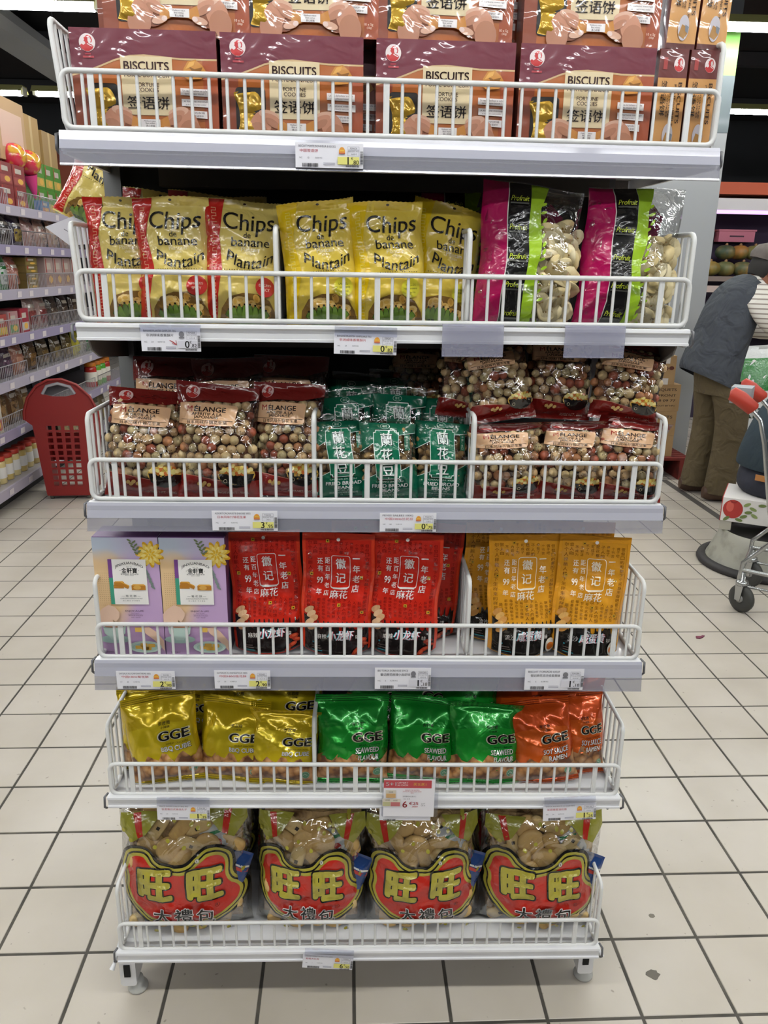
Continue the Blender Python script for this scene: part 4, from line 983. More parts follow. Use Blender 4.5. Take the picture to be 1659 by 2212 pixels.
def cracker_design(base, dark, light, l1, l2):
    P = Print(foil); hw = KW / 2; H = KH
    P.poly('colour_panel', light, [(-hw * .9, .055), (hw * .9, .055), (hw * .86, H * .66), (hw * .3, H * .70), (-hw * .4, H * .68), (-hw * .86, H * .64)])
    rd = random.Random(4); top = [(-hw + (hw * 2) * i / 14, .060 + .009 * math.sin(i * 1.9) + rd.uniform(-.004, .004)) for i in range(15)]
    P.poly('cracker_picture', '', [(-hw, .010), (hw, .010)] + top[::-1], m=CRK)
    P.ell('quality_seal', '#5f9472', .054, .028, .0092, .0085); P.ring('quality_seal', '#cfe0d2', .054, .028, .0085, .0078, .0008, 16); P.line('quality_seal', '#cfe0d2', [(.049, .027), (.053, .031), (.058, .027)], .001)
    k = '#16130f'
    P.txt('lettering', k, '張君雅', .012, .124, h=.0072, w=.024); P.txt('lettering', k, '小妹妹', .014, .1165, h=.0048, w=.018)
    P.txt('lettering', '#e9e2c6', 'GGE', .030, .100, h=.0195, w=.066, bold=.07); P.txt('lettering', k, 'GGE', .030, .100, h=.0175, w=.061, bold=.035)
    P.txt('lettering', dark, 'WHEAT CRACKERS', .034, .0845, h=.0036, w=.044, bold=.008)
    P.txt('lettering', dark, l1, .0305, .0745, h=.0118, w=.060 if len(l1) > 7 else .050, bold=.035); P.txt('lettering', '#f4f2ee', l1, .030, .075, h=.0106, w=.0585 if len(l1) > 7 else .049, bold=.03)
    if l2: P.txt('lettering', dark, l2, .0345, .0600, h=.0118, w=.044, bold=.05); P.txt('lettering', '#eceae6', l2, .034, .0605, h=.0106, w=.043, bold=.03)
    P.txt('weight_lettering', dark, 'NET WEIGHT 80g', .02, .014, h=.003, w=.05)
    for i in range(7): P.rect('seal_ribs', dark if i % 2 else light, -hw * .99, H - .0155 + i * .0021, hw * .99, H - .0146 + i * .0021)
    for i in range(4): P.rect('bottom_seal_ribs', dark if i % 2 else light, -hw * .99, .001 + i * .0021, hw * .99, .0018 + i * .0021)
    return P.cut(.0065)
KD = {'yellow': cracker_design('#b09a1c', '#6a5a10', '#d8bf1c', 'BBQ CUBE', ''), 'green': cracker_design('#1c8434', '#0e4a1c', '#1ca032', 'SEAWEED', 'FLAVOUR'), 'orange': cracker_design('#b8501c', '#6a2408', '#d85e18', 'SOY SAUCE', 'RAMEN')}
KM = {'yellow': foil('#c9ac12', .25, .9), 'green': foil('#0f8a2a', .25, .9), 'orange': foil('#c84c12', .25, .9)}
def cracker(label, c, x, y, z=SHZ, rz=0, rx=14, ry=0, seed=0, flop=0, h=KH, w=KW, full=True):
    wp = Warp(w, h, .058, .010, .016, .82, seed, .003, .007, .06, flop, 0, 'pillow', .004)
    put_bag('cracker_bag', label, 'snack bag', f'{c} cracker bags', place(5, x, y, z, rz, rx, ry), wp, KD[c], (KW, KH), KM[c], 'foil_bag', .0014)
cracker('shiny yellow cracker bag at the front left, tilted, its top seal standing high', 'yellow', -.392, .055, ry=-7, rz=3, rx=13, seed=71, h=.185)
cracker('shiny yellow cracker bag mostly hidden behind the tilted front left one', 'yellow', -.432, .095, ry=-4, rx=13, seed=72, w=.135)
cracker('shiny yellow cracker bag at the front, middle of the yellow ones', 'yellow', -.272, .06, ry=2, rz=-6, rx=18, seed=73, h=.168, w=.14)
cracker('shiny yellow cracker bag at the front, right one with folded top by the divider', 'yellow', -.172, .05, ry=5, rz=2, rx=17, seed=74, h=.165, flop=-.028, w=.142)
cracker('yellow cracker bag in the rear left under the shelf above', 'yellow', -.37, .145, z=.01, ry=3, rx=8, seed=75, h=.185)
cracker('yellow cracker bag in the rear middle, only its top showing', 'yellow', -.27, .15, z=.01, ry=-3, rx=8, seed=76, h=.185)
cracker('yellow cracker bag in the rear right by the divider', 'yellow', -.172, .15, z=.012, ry=4, rx=8, seed=77, h=.185, flop=-.02)
cracker('shiny green cracker bag at the front, left one with upright ribbed seal', 'green', -.028, .055, ry=0, rx=14, seed=78, h=.182)
cracker('shiny green cracker bag at the front, middle one partly behind the promotion card', 'green', .106, .06, ry=4, rz=-3, rx=16, seed=79, h=.175, w=.14)
cracker('shiny green cracker bag at the front, right one beside the orange bags', 'green', .236, .052, ry=2, rz=3, rx=14, seed=80, h=.178, flop=-.02)
cracker('green cracker bag lying tilted in the rear left, its cracker picture up', 'green', -.005, .135, z=.06, ry=28, rx=12, seed=81)
cracker('green cracker bag in the rear middle, seen above the front ones', 'green', .09, .14, z=.05, ry=16, rx=12, seed=82)
cracker('green cracker bag in the rear right under the shelf above', 'green', .20, .14, z=.012, ry=2, rx=6, seed=83, h=.19)
cracker('shiny orange cracker bag at the front, tilted left one', 'orange', .365, .055, ry=-10, rz=-4, rx=13, seed=84, w=.135)
cracker('shiny orange cracker bag at the front, right one by the end fence', 'orange', .437, .085, ry=-2, rz=2, rx=14, seed=85, w=.115)
cracker('orange cracker bag in the rear behind the tilted one', 'orange', .335, .14, z=.012, ry=3, rx=6, seed=86, h=.19)
cracker('orange cracker bag in the rear corner at the end fence', 'orange', .43, .155, z=.01, ry=4, rx=6, seed=87, h=.185, w=.13)

# ---- large clear bags of rice crackers (bottom shelf)
VW, VH = .262, .285
def big_design():
    P = Print(film); hw = VW / 2
    gold, blk, red = '#aaa03c', '#141210', '#b8281c'
    c = (.0, .100)
    out = [(-.130, .150), (-.124, .176), (-.104, .192), (-.078, .194), (-.060, .184), (-.050, .168), (-.030, .160), (-.012, .160), (.006, .162), (.022, .178), (.042, .193), (.070, .194), (.094, .180), (.104, .158), (.103, .128), (.124, .110), (.132, .088), (.124, .064), (.104, .044), (.070, .026), (.036, .014), (0, .002), (-.026, .012), (-.056, .018), (-.082, .030), (-.104, .050), (-.122, .072), (-.131, .098), (-.126, .122), (-.134, .134)]
    def smooth(p):
        q = p
        for _ in range(2):
            r = []
            for i in range(len(q)): a, b = q[i - 1], q[i]; r += [(.75 * a[0] + .25 * b[0], .75 * a[1] + .25 * b[1]), (.25 * a[0] + .75 * b[0], .25 * a[1] + .75 * b[1])]
            q = r
        return q
    out = smooth(out)
    def shrink(p, d):
        r = []; n = len(p)
        for i in range(n):
            a = Vector(p[i - 2]); b = Vector(p[(i + 2) % n]); t = (b - a).normalized(); nn = Vector((t.y, -t.x)); s_ = Vector(p[i]) + nn * d; r.append((s_.x, s_.y))
        return r
    area = sum(out[i - 1][0] * out[i][1] - out[i][0] * out[i - 1][1] for i in range(len(out)))
    sg = 1 if area < 0 else -1
    for d, col in ((0, blk), (.0055, gold), (.0105, blk), (.0135, gold), (.0195, red)): P.poly('cloud_emblem', col, shrink(out, d * sg))
    for x in (-.055, .045):
        P.txt(f'brand_character#{x}', blk, '旺', x, .118, h=.073, w=.077, bold=.095); P.txt(f'brand_character#{x}', gold, '旺', x, .118, h=.066, w=.070, bold=.062)
    for i, ch in enumerate('大禮包'):
        x = -.042 + i * .043; P.txt(f'gift_character#{i}', '#e8e0dc', ch, x, .053 - .003 * abs(i - 1), h=.037, w=.039, bold=.06); P.txt(f'gift_character#{i}', blk, ch, x, .053 - .003 * abs(i - 1), h=.034, w=.036, bold=.018)
    for a, b in ((.030, .172), (.068, .075)): P.ell(f'trade_mark#{b}', '#d8d4c8' if b > .1 else red, a, b, .0045); P.ring(f'trade_mark#{b}', blk, a, b, .0045, .0045, .0006, 14); P.txt(f'trade_mark#{b}', blk, 'R', a, b, h=.0045)
    # header with gold band and red stripes
    for sg2 in (-1, 1):
        P.poly(f'gold_band#{sg2}', '#8f8c34', [(sg2 * .04, .262), (sg2 * .122, .262), (sg2 * .126, .232), (sg2 * .10, .206), (sg2 * .072, .222)])
        P.poly(f'red_ribbon#{sg2}', '#b02a1c', [(sg2 * .082, .261), (sg2 * .097, .261), (sg2 * .088, .214), (sg2 * .077, .219)])
    rd = random.Random(3)
    for i in range(38):
        a, b = rd.uniform(-.12, .12), rd.uniform(.012, .27)
        if b > .195 or b < .03 or abs(a) > .118: P.ell(f'gold_dot#{i}', '#a59c3a', a, b, .0042, .0042, 10)
    P.txt('lettering', '#2a2420', '400g', .098, .020, h=.006)
    P.L = [(a, b, v + np.array((0, .006)), f, k) for a, b, v, f, k in P.L]
    return P.cut(.008)
BIG = big_design()
def rice_cracker(i):
    m = MB(); c = mat(('#dcb676', '#e4c68a', '#d2ac6a')[i], .5, 0, .1, (60., .4, .004), mix=('#b58a4c', 45., .55, .85))
    pts = rrect(-.036, -.016, .036, .016, .014, 4) if i else ellp(0, 0, .03, .03, 16)
    n = len(pts); rings = ((-.0075, .45), (-.0065, .8), (-.003, 1), (.003, 1), (.0065, .8), (.0075, .45)); v = [(x * k, y, z * k) for y, k in rings for x, z in pts] + [(0, -.0075, 0), (0, .0075, 0)]; c0 = 6 * n
    f = [(a * n + j, a * n + (j + 1) % n, (a + 1) * n + (j + 1) % n, (a + 1) * n + j) for a in range(5) for j in range(n)] + [(c0, (j + 1) % n, j) for j in range(n)] + [(c0 + 1, 5 * n + j, 5 * n + (j + 1) % n) for j in range(n)]
    m.add(v, f, c, True)
    if i == 1: m.box(-.004, .004, -.0085, -.0070, -.004, .004, mat('#2a2018', .6))
    return m.mesh('rice_cracker')
RC = [rice_cracker(i) for i in range(3)]
core_r = mat('#c4a270', .7, 0, 0, (40., 1., .02), mix=('#6e4c26', 30., .4, .65))
def inner_packet(t, col, col2, x, y, z, r):
    wp = Warp(.06, .09, .02, .006, .006, 1, 5, .003, .003, 0); m = MB(); wp.body(film(col), 8, 10, mb=m)
    P = Print(film); P.rect('stripe', col2, -.028, .05, .028, .058); P.rect('stripe', '#d8d8d4', -.028, .06, .028, .064); P.ell('stripe', '#c8443c', 0, .03, .009)
    o = m.build('inner_packet', t, T(x, y, z) @ RY(r))
    for k, me in P.cut(.015).meshes(lambda u, v, e: wp(u, v, e), .0006).items(): obj(k, me, o)
CLEARB = clear('clearbig', (.97, .97, .96), .11, .7, .07, (16., 1.0, .012))
def bigbag(label, x, y, w, h, rz, rx, ry, seed, D=.13):
    wp = Warp(w, h, D, .004, .01, .8, seed, .004, .006, .03, 0, 0, 'pillow', .006, gp=.42, cr=.002)
    t = put_bag('rice_cracker_bag', label, 'snack bag', 'large rice cracker bags', place(6, x, y, SHZ, rz, rx, ry), wp, BIG, (VW, VH), CLEARB, 'clear_film', step=.0007)
    inner_core(t, wp, .02, h * .92, core_r, 'cracker_heap', .5)
    rd = random.Random(seed)
    fill_inside(t, wp, (.03, h * .9), RC, 'rice_cracker', .040, rd, .018, .006, 13, scl=(.8, 1.0), need=.022, umin=-w * .36, umax=w * .36)
    p = wp(np.array([w * .36]), np.array([h * .42]))[0]; inner_packet(t, '#20407c', '#b83028', p[0] - .012, p[1] + .018, p[2] - .03, 20)
    p = wp(np.array([w * .33]), np.array([h * .68]))[0]; inner_packet(t, '#c9ccd0', '#2c8a5c', p[0] - .01, p[1] + .02, p[2] - .03, -25)
bigbag('large clear rice cracker bag with red cloud emblem, leftmost on the bottom shelf', -.372, .088, .278, .302, 3, 7, 1, 91)
bigbag('large clear rice cracker bag with red cloud emblem, second from left on the bottom shelf', -.108, .095, .240, .285, -3, 7, 1, 92)
bigbag('large clear rice cracker bag with red cloud emblem, third from left on the bottom shelf', .138, .09, .252, .285, 2, 7, -2, 93)
bigbag('large clear rice cracker bag with red cloud emblem, rightmost on the bottom shelf', .384, .088, .262, .285, -2, 7, 0, 94)
for i, x in enumerate((-.36, -.12, .13, .37)): 
    wp = Warp(.25, .29, .10, .004, .01, .8, 110 + i, .005, .006, .03)
    t = put_bag('rice_cracker_bag', f'large clear rice cracker bag in the rear, {("leftmost", "second from left", "third from left", "rightmost")[i]}, behind the front ones', 'snack bag', 'large rice cracker bags', place(6, x, .235, SHZ, 0, 3, 0), wp, BIG, (VW, VH), CLEARB, 'clear_film'); inner_core(t, wp, .02, .27, core_r, 'cracker_heap', .85)

# ------------------------------------------------------------------ price labels
HOLD = clear('holder', (.93, .94, .98), .05, .4, .12, (5., .05, .001)); HOLD2 = frosted('holder2', '#a8a8bc', .12, .45)  # empty holders greyed: reflections and the dark behind put into the colour
def price_label(s, x, z, w, h, title, cn, price, label, yellow=True, rot=0, y=-.0135, holder=None, small=('NC', '24', '0,070 KG'), code='934266', kg='11,71 €'):
    t = thing('price_label', label, 'price label', frame(s) @ T(x, y, z) @ RY(rot), 'price labels')
    MB().box(-w / 2, w / 2, 0, .0006, -h, 0, paper('#e9e8ee')).build('card', t)
    P = Print(paper); k = '#54525e'
    P.txt('lettering', k, title, -w * .44, -h * .14, h=h * .085, w=w * .52, align='c') if False else P.txt('lettering', k, title, -w * .18, -h * .13, h=h * .09, w=w * .54)
    P.txt('lettering', '#b8404a' if yellow else '#3c3a42', cn, -w * .47 + min(.062, .0062 * len(cn)) * .55, -h * .31, h=h * .13, w=min(.056, .0054 * len(cn)))
    for i, q in enumerate(small): P.txt('lettering', k, q, -w * (.42 - .11 * i - (.04 if i == 2 else 0)), -h * .60, h=h * .065)
    P.bars('barcode', '#26242a', -w * .40, -h * .97, -w * .16, -h * .82, 22, 1 + len(title)); P.rect('lettering', '#9a98a6', -w * .09, -h * .82, w * .08, -h * .79); P.rect('lettering', '#9a98a6', -w * .09, -h * .88, w * .08, -h * .85)
    if yellow: P.poly('award_icon', '#e09a3c', [(w * .14, -h * .42), (w * .23, -h * .42), (w * .23, -h * .27), (w * .21, -h * .17), (w * .185, -h * .14), (w * .16, -h * .17), (w * .14, -h * .27)]); P.rect('award_icon', '#e8c04a', w * .15, -h * .30, w * .22, -h * .26); P.rect('award_icon', '#c8684a', w * .14, -h * .42, w * .23, -h * .37)
    else: P.ell('award_icon', '#77767e', w * .185, -h * .27, w * .045, h * .13, 16); P.rect('award_icon', '#77767e', w * .14, -h * .44, w * .23, -h * .38)
    for a, b in (((.27, -.12), (.44, -.26)), ((.27, -.26), (.44, -.50))): P.poly('info_box', '#a4a2ae', [(w * a[0], h * a[1]), (w * b[0], h * a[1]), (w * b[0], h * b[1]), (w * a[0], h * b[1])], [[(w * (a[0] + .004), h * (a[1] - .01)), (w * (b[0] - .004), h * (a[1] - .01)), (w * (b[0] - .004), h * (b[1] + .01)), (w * (a[0] + .004), h * (b[1] + .01))]])
    P.txt('lettering', k, code, w * .355, -h * .19, h=h * .075); P.txt('lettering', k, 'Prix par KG', w * .355, -h * .32, h=h * .06, w=w * .15); P.txt('lettering', k, kg, w * .36, -h * .43, h=h * .07)
    P.rect('price_field', '#e2dc7c' if yellow else '#d6d4dc', w * .12, -h * .85, w * .44, -h * .54)
    e, c = price
    P.txt('price', '#1c1a1c', e, w * .275, -h * .695, h=h * .30, bold=.02); P.txt('price', '#1c1a1c', '€', w * .335, -h * .60, h=h * .12); P.txt('price', '#1c1a1c', ('.' if yellow else ',') + c, w * .385, -h * .755, h=h * .17, bold=.01)
    P.bars('barcode', '#26242a', w * .24, -h * .96, w * .44, -h * .88, 20, 3); P.bars('barcode', '#26242a', w * .455, -h * .84, w * .495, -h * .30, 16, 5, False)
    for kk, me in P.meshes(flat_front, .0002).items(): obj(kk, me, t)
    if holder:
        x0, x1, z0, z1 = holder; m = MB(); m.prism([(.0036, z1), (.0, z1), (-.0022, z1 - .004), (-.0022, z0), (-.0012, z0), (-.0012, z1 - .004), (.0036, z1 - .001)], 'x', x0, x1, HOLD); m.build('plastic_holder', t)
    return t
price_label(1, -.106, -.009, .101, .034, 'BISCUIT PORTE BONHEUR 8/10X5G', '中国签语饼', ('1', '80'), 'white price label with yellow field on the rail under the cookie boxes', y=-.0185, small=('NC', '12', '0,050 KG'), code='930626', kg='36,00 €')
price_label(2, -.351, -.006, .094, .037, 'BANANE PLANTIN CHIPS EPI. 70G', '非洲辣味香蕉酥片', ('0', '82'), 'white price label with red pencil arrow under the red banded chip bags', False, y=-.0065, holder=(-.048, .0485, -.006, .005))
price_label(2, -.039, -.012, .102, .033, 'BANANE PLANTIN CHIPS SALE 70G', '非洲咸味香蕉酥片', ('0', '82'), 'white price label with yellow field under the plain yellow chip bags', True, 1.0, y=-.0075, holder=(-.05, .051, -.004, .011), code='934267')
price_label(3, -.230, -.0085, .112, .036, 'ASSORT.CACAHUETE ENROBE 500G', '日本风味什锦花生果', ('3', '95'), 'white price label on the rail under the left nut mix bags', y=-.0185, small=('NC', '24', '0,500 KG'), code='936322', kg='7,90 €')
price_label(3, .051, -.011, .098, .034, 'FEVES SALEES 100G', '中国100G兰花豆', ('0', '75'), 'white price label on the rail under the green bean bags', y=-.0185, small=('NC', '100', '0,100 KG'), code='936373', kg='7,50 €')
price_label(4, -.406, -.0135, .105, .036, 'GATEAUX AU CHRYSANTHEME 180G', '中国180G菊花酥', ('2', '90'), 'white price label at the left end of the rail under the pastry cartons', y=-.019, small=('CT', '20', '0,180 KG'), code='930483', kg='16,11 €')
price_label(4, -.232, -.0115, .101, .037, "GATEAUX A L'OSMANTHUS 180G", '中国180G桂花酥', ('2', '90'), 'white price label second from left on the rail, under the left red pouch', y=-.019, small=('CT', '20', '0,180 KG'), code='930482', kg='16,11 €')
price_label(4, .059, -.005, .102, .043, 'BIS TORSA ECREVISSE EPICE', '徽记麻花麻辣小龙虾味', ('1', '18'), 'white and grey price label under the right red pouches', False, y=-.0195, small=('NC', '5', '0,108 KG'), code='930285', kg='10,93 €')
price_label(4, .336, -.006, .108, .043, 'BISCUIT TORSADE OEUF', '徽记麻花流沙咸蛋黄味', ('1', '18'), 'white and grey price label under the orange pouches', False, y=-.0195, small=('NC', '5', '0,108 KG'), code='930286', kg='10,93 €')
price_label(5, -.353, -.012, .102, .036, 'SNACK RAMEN CUBE.SV BBQ 80G', '张君雅日式串烧丸子', ('1', '25'), 'white price label hanging under the yellow cracker bags', True, .8, y=-.009, holder=(-.05, .051, -.003, .014), code='934138', kg='15,63 €')
price_label(5, .399, -.009, .104, .038, 'SNACK RAMEN SV.SC SOJA 80G', '张君雅酱油拉面', ('1', '25'), 'white price label hanging under the orange cracker bags', True, -3, y=-.009, holder=(-.05, .05, -.003, .014), code='934136', kg='15,63 €')
price_label(6, -.066, -.004, .104, .036, 'ASSORT.WANT DE BISCUITS 400G', '旺旺大礼包', ('6', '50'), 'white price label hanging askew from the bottom shelf edge', True, 4.5, y=-.0095, holder=(-.049, .052, -.004, .012), small=('PC', '1', '0,400 KG'), code='930001', kg='16,25 €')
m_ = [o for o in COL.objects if o.name.startswith('price_label')]
# red pencil arrow on the chip label
lab = [o for o in m_ if 'pencil' in o['label']][0]
Pn = Print(paper); Pn.line('pencil_arrow', '#b0343c', [(-.002, -.0195), (.003, -.0215), (.009, -.0265)], .0009); Pn.line('pencil_arrow', '#b0343c', [(.0015, -.0245), (.009, -.0265), (.008, -.0195)], .0009); Pn.line('pencil_arrow', '#b0343c', [(.0, -.0205), (.008, -.0262)], .0008)
for kk, me in Pn.meshes(flat_front, .0005).items(): obj(kk, me, lab)
for s, x, lab in ((2, .136, 'empty clear plastic label holder under the divider by the dried banana bags'), (2, .338, 'empty clear plastic label holder under the right dried banana bag')):
    t = tag(MB().prism([(.0036, .004), (0, .004), (-.0022, 0), (-.004, -.02), (-.0035, -.046), (-.0055, -.047), (-.0028, -.0485), (-.0022, -.046), (-.0026, -.02), (-.0012, 0), (.0036, .003)], 'x', -.0505, .0505, HOLD2).build('label_holder', None, frame(s) @ T(x, -.0065, .001)), lab, 'label holder', 'empty label holders')
# promotion card on the fifth shelf
t = thing('promotion_card', 'promotion card with red banner clipped over the wire fence of the fifth shelf', 'sign', frame(5) @ T(.086, -.012, .052) @ RY(.5))
MB().prism(rrect(-.0545, -.09, .055, .002, .004), 'y', .0, .0012, HOLD).build('plastic_pocket', t)
MB().box(-.051, .0475, -.0012, -.0004, -.088, -.003, paper('#e9e6ea')).build('card', t)
MB().box(-.058, .042, .0015, .002, -.099, -.07, paper('#e4e3ea')).build('rear_card', t)
P = Print(paper)
P.rect('banner', '#b8454c', -.051, -.0225, .041, -.005); P.txt('banner', '#f2ecec', '5+1', -.037, -.0135, h=.0085, w=.020, bold=.02); P.txt('banner', '#f2ecec', 'OFFERT', -.0145, -.0105, h=.0034, w=.021); P.txt('banner', '#f2ecec', 'AU CHOIX', -.0145, -.0160, h=.0034, w=.021); P.txt('banner', '#d8b04a', '买5送1', .018, -.0135, h=.0068, w=.025)
for x, y, c in ((-.037, -.036, '#c9a06a'), (-.043, -.0545, '#b8b48a'), (-.028, -.0545, '#b86a6c')): P.rect('product_picture', '#d6cdbd', x - .010, y - .0085, x + .010, y + .0085); P.rect('product_picture', c, x - .009, y - .0085, x + .009, y + .001); P.txt('product_picture', '#3a3436', 'GGE', x, y + .005, h=.003)
P.txt('lettering', '#b8606a', 'SNACK DE RAMEN\nSAVEUR SAUCE DE SOJA\n80G', .004, -.029, h=.009, w=.036, lines=.8); P.txt('lettering', '#4a464c', '张君雅酱油拉面点心', -.001, -.040, h=.0032, w=.026); P.txt('lettering', '#6a666c', '80G 台湾', -.006, -.0455, h=.003)
P.txt('lettering', '#b8343c', '6', -.0095, -.058, h=.0145, bold=.02); P.txt('lettering', '#b8343c', '€25', .0075, -.0555, h=.0068, w=.018, bold=.02); P.txt('lettering', '#b8343c', '7€50', .010, -.063, h=.0038); P.line('lettering', '#b8343c', [(.004, -.0645), (.016, -.0615)], .0005); P.txt('lettering', '#7a767c', 'LOT\nDE 6', .026, -.058, h=.007)
P.bars('barcode', '#26242a', -.050, -.097, -.026, -.0915, 20, 4)
for kk, me in P.meshes(lambda u, v, e: np.stack([u, -.0012 - e + 0 * u, v], 1), .0002).items(): obj(kk, me, t)

# ------------------------------------------------------------------ leaning chip bag and card at the stand's left side
chips('red banded chip bag hanging tilted outside the left end of the second shelf', True, 0, 0, seed=13, mw=T(-.766, .34, 1.558) @ RZ(4) @ RX(-4) @ RY(26))
t = thing('shelf_card', 'blank white paper card dangling below the tilted chip bag', 'card', T(-.795, .335, 1.562) @ RZ(8) @ RY(-14))
MB().prism([(-.045, .0), (.05, .012), (.055, -.055), (-.01, -.045)], 'y', 0, .0006, paper('#d9d6dc')).build('sheet', t)
Pn = Print(paper); Pn.line('pen_mark', '#55525a', [(-.01, -.012), (-.002, -.02)], .0012)
for kk, me in Pn.meshes(flat_front, .0003).items(): obj(kk, me, t)

MB().tube([(-.45, .27, 1.78), (-.49, .40, 1.775), (-.497, .455, 1.77)], .004, mat('#77787a', .5), 6).build('hanging_arm', stand)
# ------------------------------------------------------------------ walls and column
struct(MB().box(-9, 9, 11.9, 12.0, 0, 3.75, mat('#26282b', .8)).build('wall_back'), 'dark rear wall of the store', 'wall')
struct(MB().box(-9.0, -8.9, -5, 12, 0, 3.75, mat('#6a6660', .8)).build('wall_left'), 'plain left wall of the store', 'wall')
struct(MB().box(8.9, 9.0, -5, 12, 0, 3.75, mat('#6a6660', .8)).build('wall_right'), 'plain right wall of the store', 'wall')
wp_ = bpy.data.objects['wall_back']
for x0 in (-7.2, -6.0, -4.95, -3.72, -2.5):
    MB().box(x0, x0 + 1.02, 11.85, 11.9, 2.35, 3.1, mat('#9c5038', .7)).build('orange_panel', wp_)
MB().box(-8, 8, 11.8, 11.9, 2.2, 2.33, mat('#2c3238', .6)).build('dark_rail', wp_)
col = struct(thing('column', 'grey painted square column with green top band behind the carton stack', 'column', T(2.0, 4.8, 0)))
def cbox(nm, z0, z1, c, e=0.): MB().box(-.46 - e, .46 + e, -.25 - e, .25 + e, z0, z1, mat(c, .55, 0, .1, mix=(c, 3., .4, .6))).build(nm, col)
cbox('lower_face', 0, 2.42, '#8e9092'); cbox('grey_band', 2.42, 2.78, '#5c666a', .002); cbox('green_band', 2.78, 3.08, '#86c85c', .002); cbox('upper_face', 3.08, 3.75, '#3a3c3e')
# ducts and beams under the ceiling
t = tag(MB().prism([(-3.56, 3.45), (-3.26, 3.45), (-3.2, 3.52), (-3.2, 3.6), (-3.62, 3.6), (-3.62, 3.52)], 'y', 4.8, 11.8, mat('#b4b8bc', .6)).build('ceiling_duct'), 'pale grey ventilation duct under the dark ceiling, upper left', 'duct')
for i, y in enumerate((3.2, 5.5, 7.9, 10.2)): tag(MB().box(-9, 9, y, y + .1, 3.61, 3.74, mat('#2a2b2e', .7)).build('ceiling_beam'), f'dark steel ceiling beam, {("first", "second", "third", "fourth")[i]} one counted from the snack stand', 'beam')

# ------------------------------------------------------------------ left aisle shelving
AX = -2.3
SHELF_Z = (.15, .48, .775, 1.04, 1.31, 1.575, 1.81)
GM = mat('#a39ea2', .4, 0, .1); LIL = mat('#8f86a0', .4, 0, .1)
ai = thing('aisle_shelving', 'long grey shelving of packaged groceries along the left aisle', 'shelf unit', T(AX, 0, 0))
MB().box(-.55, -.53, 2.6, 6.5, 0, 2.1, mat('#3a3634', .7)).build('back_panel', ai)
MB().box(-.5, -.08, 2.6, 6.5, 0, .11, mat('#2c2a2a', .7)).build('plinth', ai)
for y in (2.62, 3.98, 5.26, 6.48): MB().box(-.52, -.46, y - .025, y + .025, 0, 2.1, GM).build('post', ai)
MB().box(-.02, .012, 6.44, 6.5, 0, .95, mat('#c9c6c4', .5)).build('end_post', ai)
ordz = ('bottom', 'sixth', 'fifth', 'fourth', 'third', 'second', 'top')
rd = random.Random(17)
tagm = MB().box(0, .0012, -.032, .032, -.018, .018, paper('#cfc6c8')).mesh('price_tag')
for k, z in enumerate(SHELF_Z):
    sh = MB().box(-.53, 0, 2.6, 6.5, z - .012, z, GM).build('deck', ai)
    MB().prism([(0.001, z + .005), (.012, z + .003), (.016, z - .055), (.004, z - .058), (.001, z - .02)], 'y', 2.6, 6.5, LIL if k % 2 else mat('#a39cab', .4)).build('price_rail', sh)
    y = 3.1
    while y < 6.3:
        obj('price_tag', tagm, sh, T(.0165, y, z - .027) @ RY(4)); y += rd.uniform(.16, .34)
    if k:
        for y0 in (2.66, 4.03, 5.31):
            w = MB(); y1 = y0 + 1.2; w.tube([(.0, y0, z + .004), (.0, y0, z + .095), (.0, y1, z + .095), (.0, y1, z + .004)], .0035, GM, 5)
            yy = y0 + .03
            while yy < y1: w.tube([(.0, yy, z + .004), (.0, yy, z + .095)], .0016, GM, 4, caps=False); yy += .026
            o = w.build('wire_fence', sh); o['kind'] = 'stuff'
def ashelf(k, y, off=.0): return T(AX - .02 - off, y, SHELF_Z[k] + .001) @ RZ(90)
ordy = ('first', 'second', 'third', 'fourth', 'fifth', 'sixth', 'seventh', 'eighth', 'ninth', 'tenth', 'eleventh', 'twelfth', 'thirteenth', 'fourteenth', 'fifteenth', 'sixteenth', 'seventeenth', 'eighteenth', 'nineteenth', 'twentieth')
def dim(c, k=.78): return '#' + ''.join(f'{int(int(c[i:i + 2], 16) * k):02x}' for i in (1, 3, 5))  # scales a colour down; puts the aisle's dimness into the pack colours
def acarton(k, i, y, w, h, d, c, c2, what, off=.0, z=0.):
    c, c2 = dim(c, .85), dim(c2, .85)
    t = thing('grocery_carton', f'{what}, {ordy[i]} along the {ordz[k]} shelf of the left aisle', 'box', ashelf(k, y, off) @ T(0, 0, z), 'cartons in the left aisle')
    MB().box(-w / 2, w / 2, 0, d, 0, h, card(c)).build('carton', t)
    P = Print(card); P.rect('front_print', c2, -w * .42, h * .08, w * .42, h * .42); P.ell('front_print', '#d8a84a', w * .1, h * .26, w * .22, h * .13); P.rect('front_print', '#b8aea2', -w * .30, h * .6, w * .2, h * .82); P.rect('front_print', '#a83a30', -w * .38, h * .5, -w * .30, h * .95)
    for kk, me in P.meshes(flat_front, .0006).items(): obj(kk, me, t)
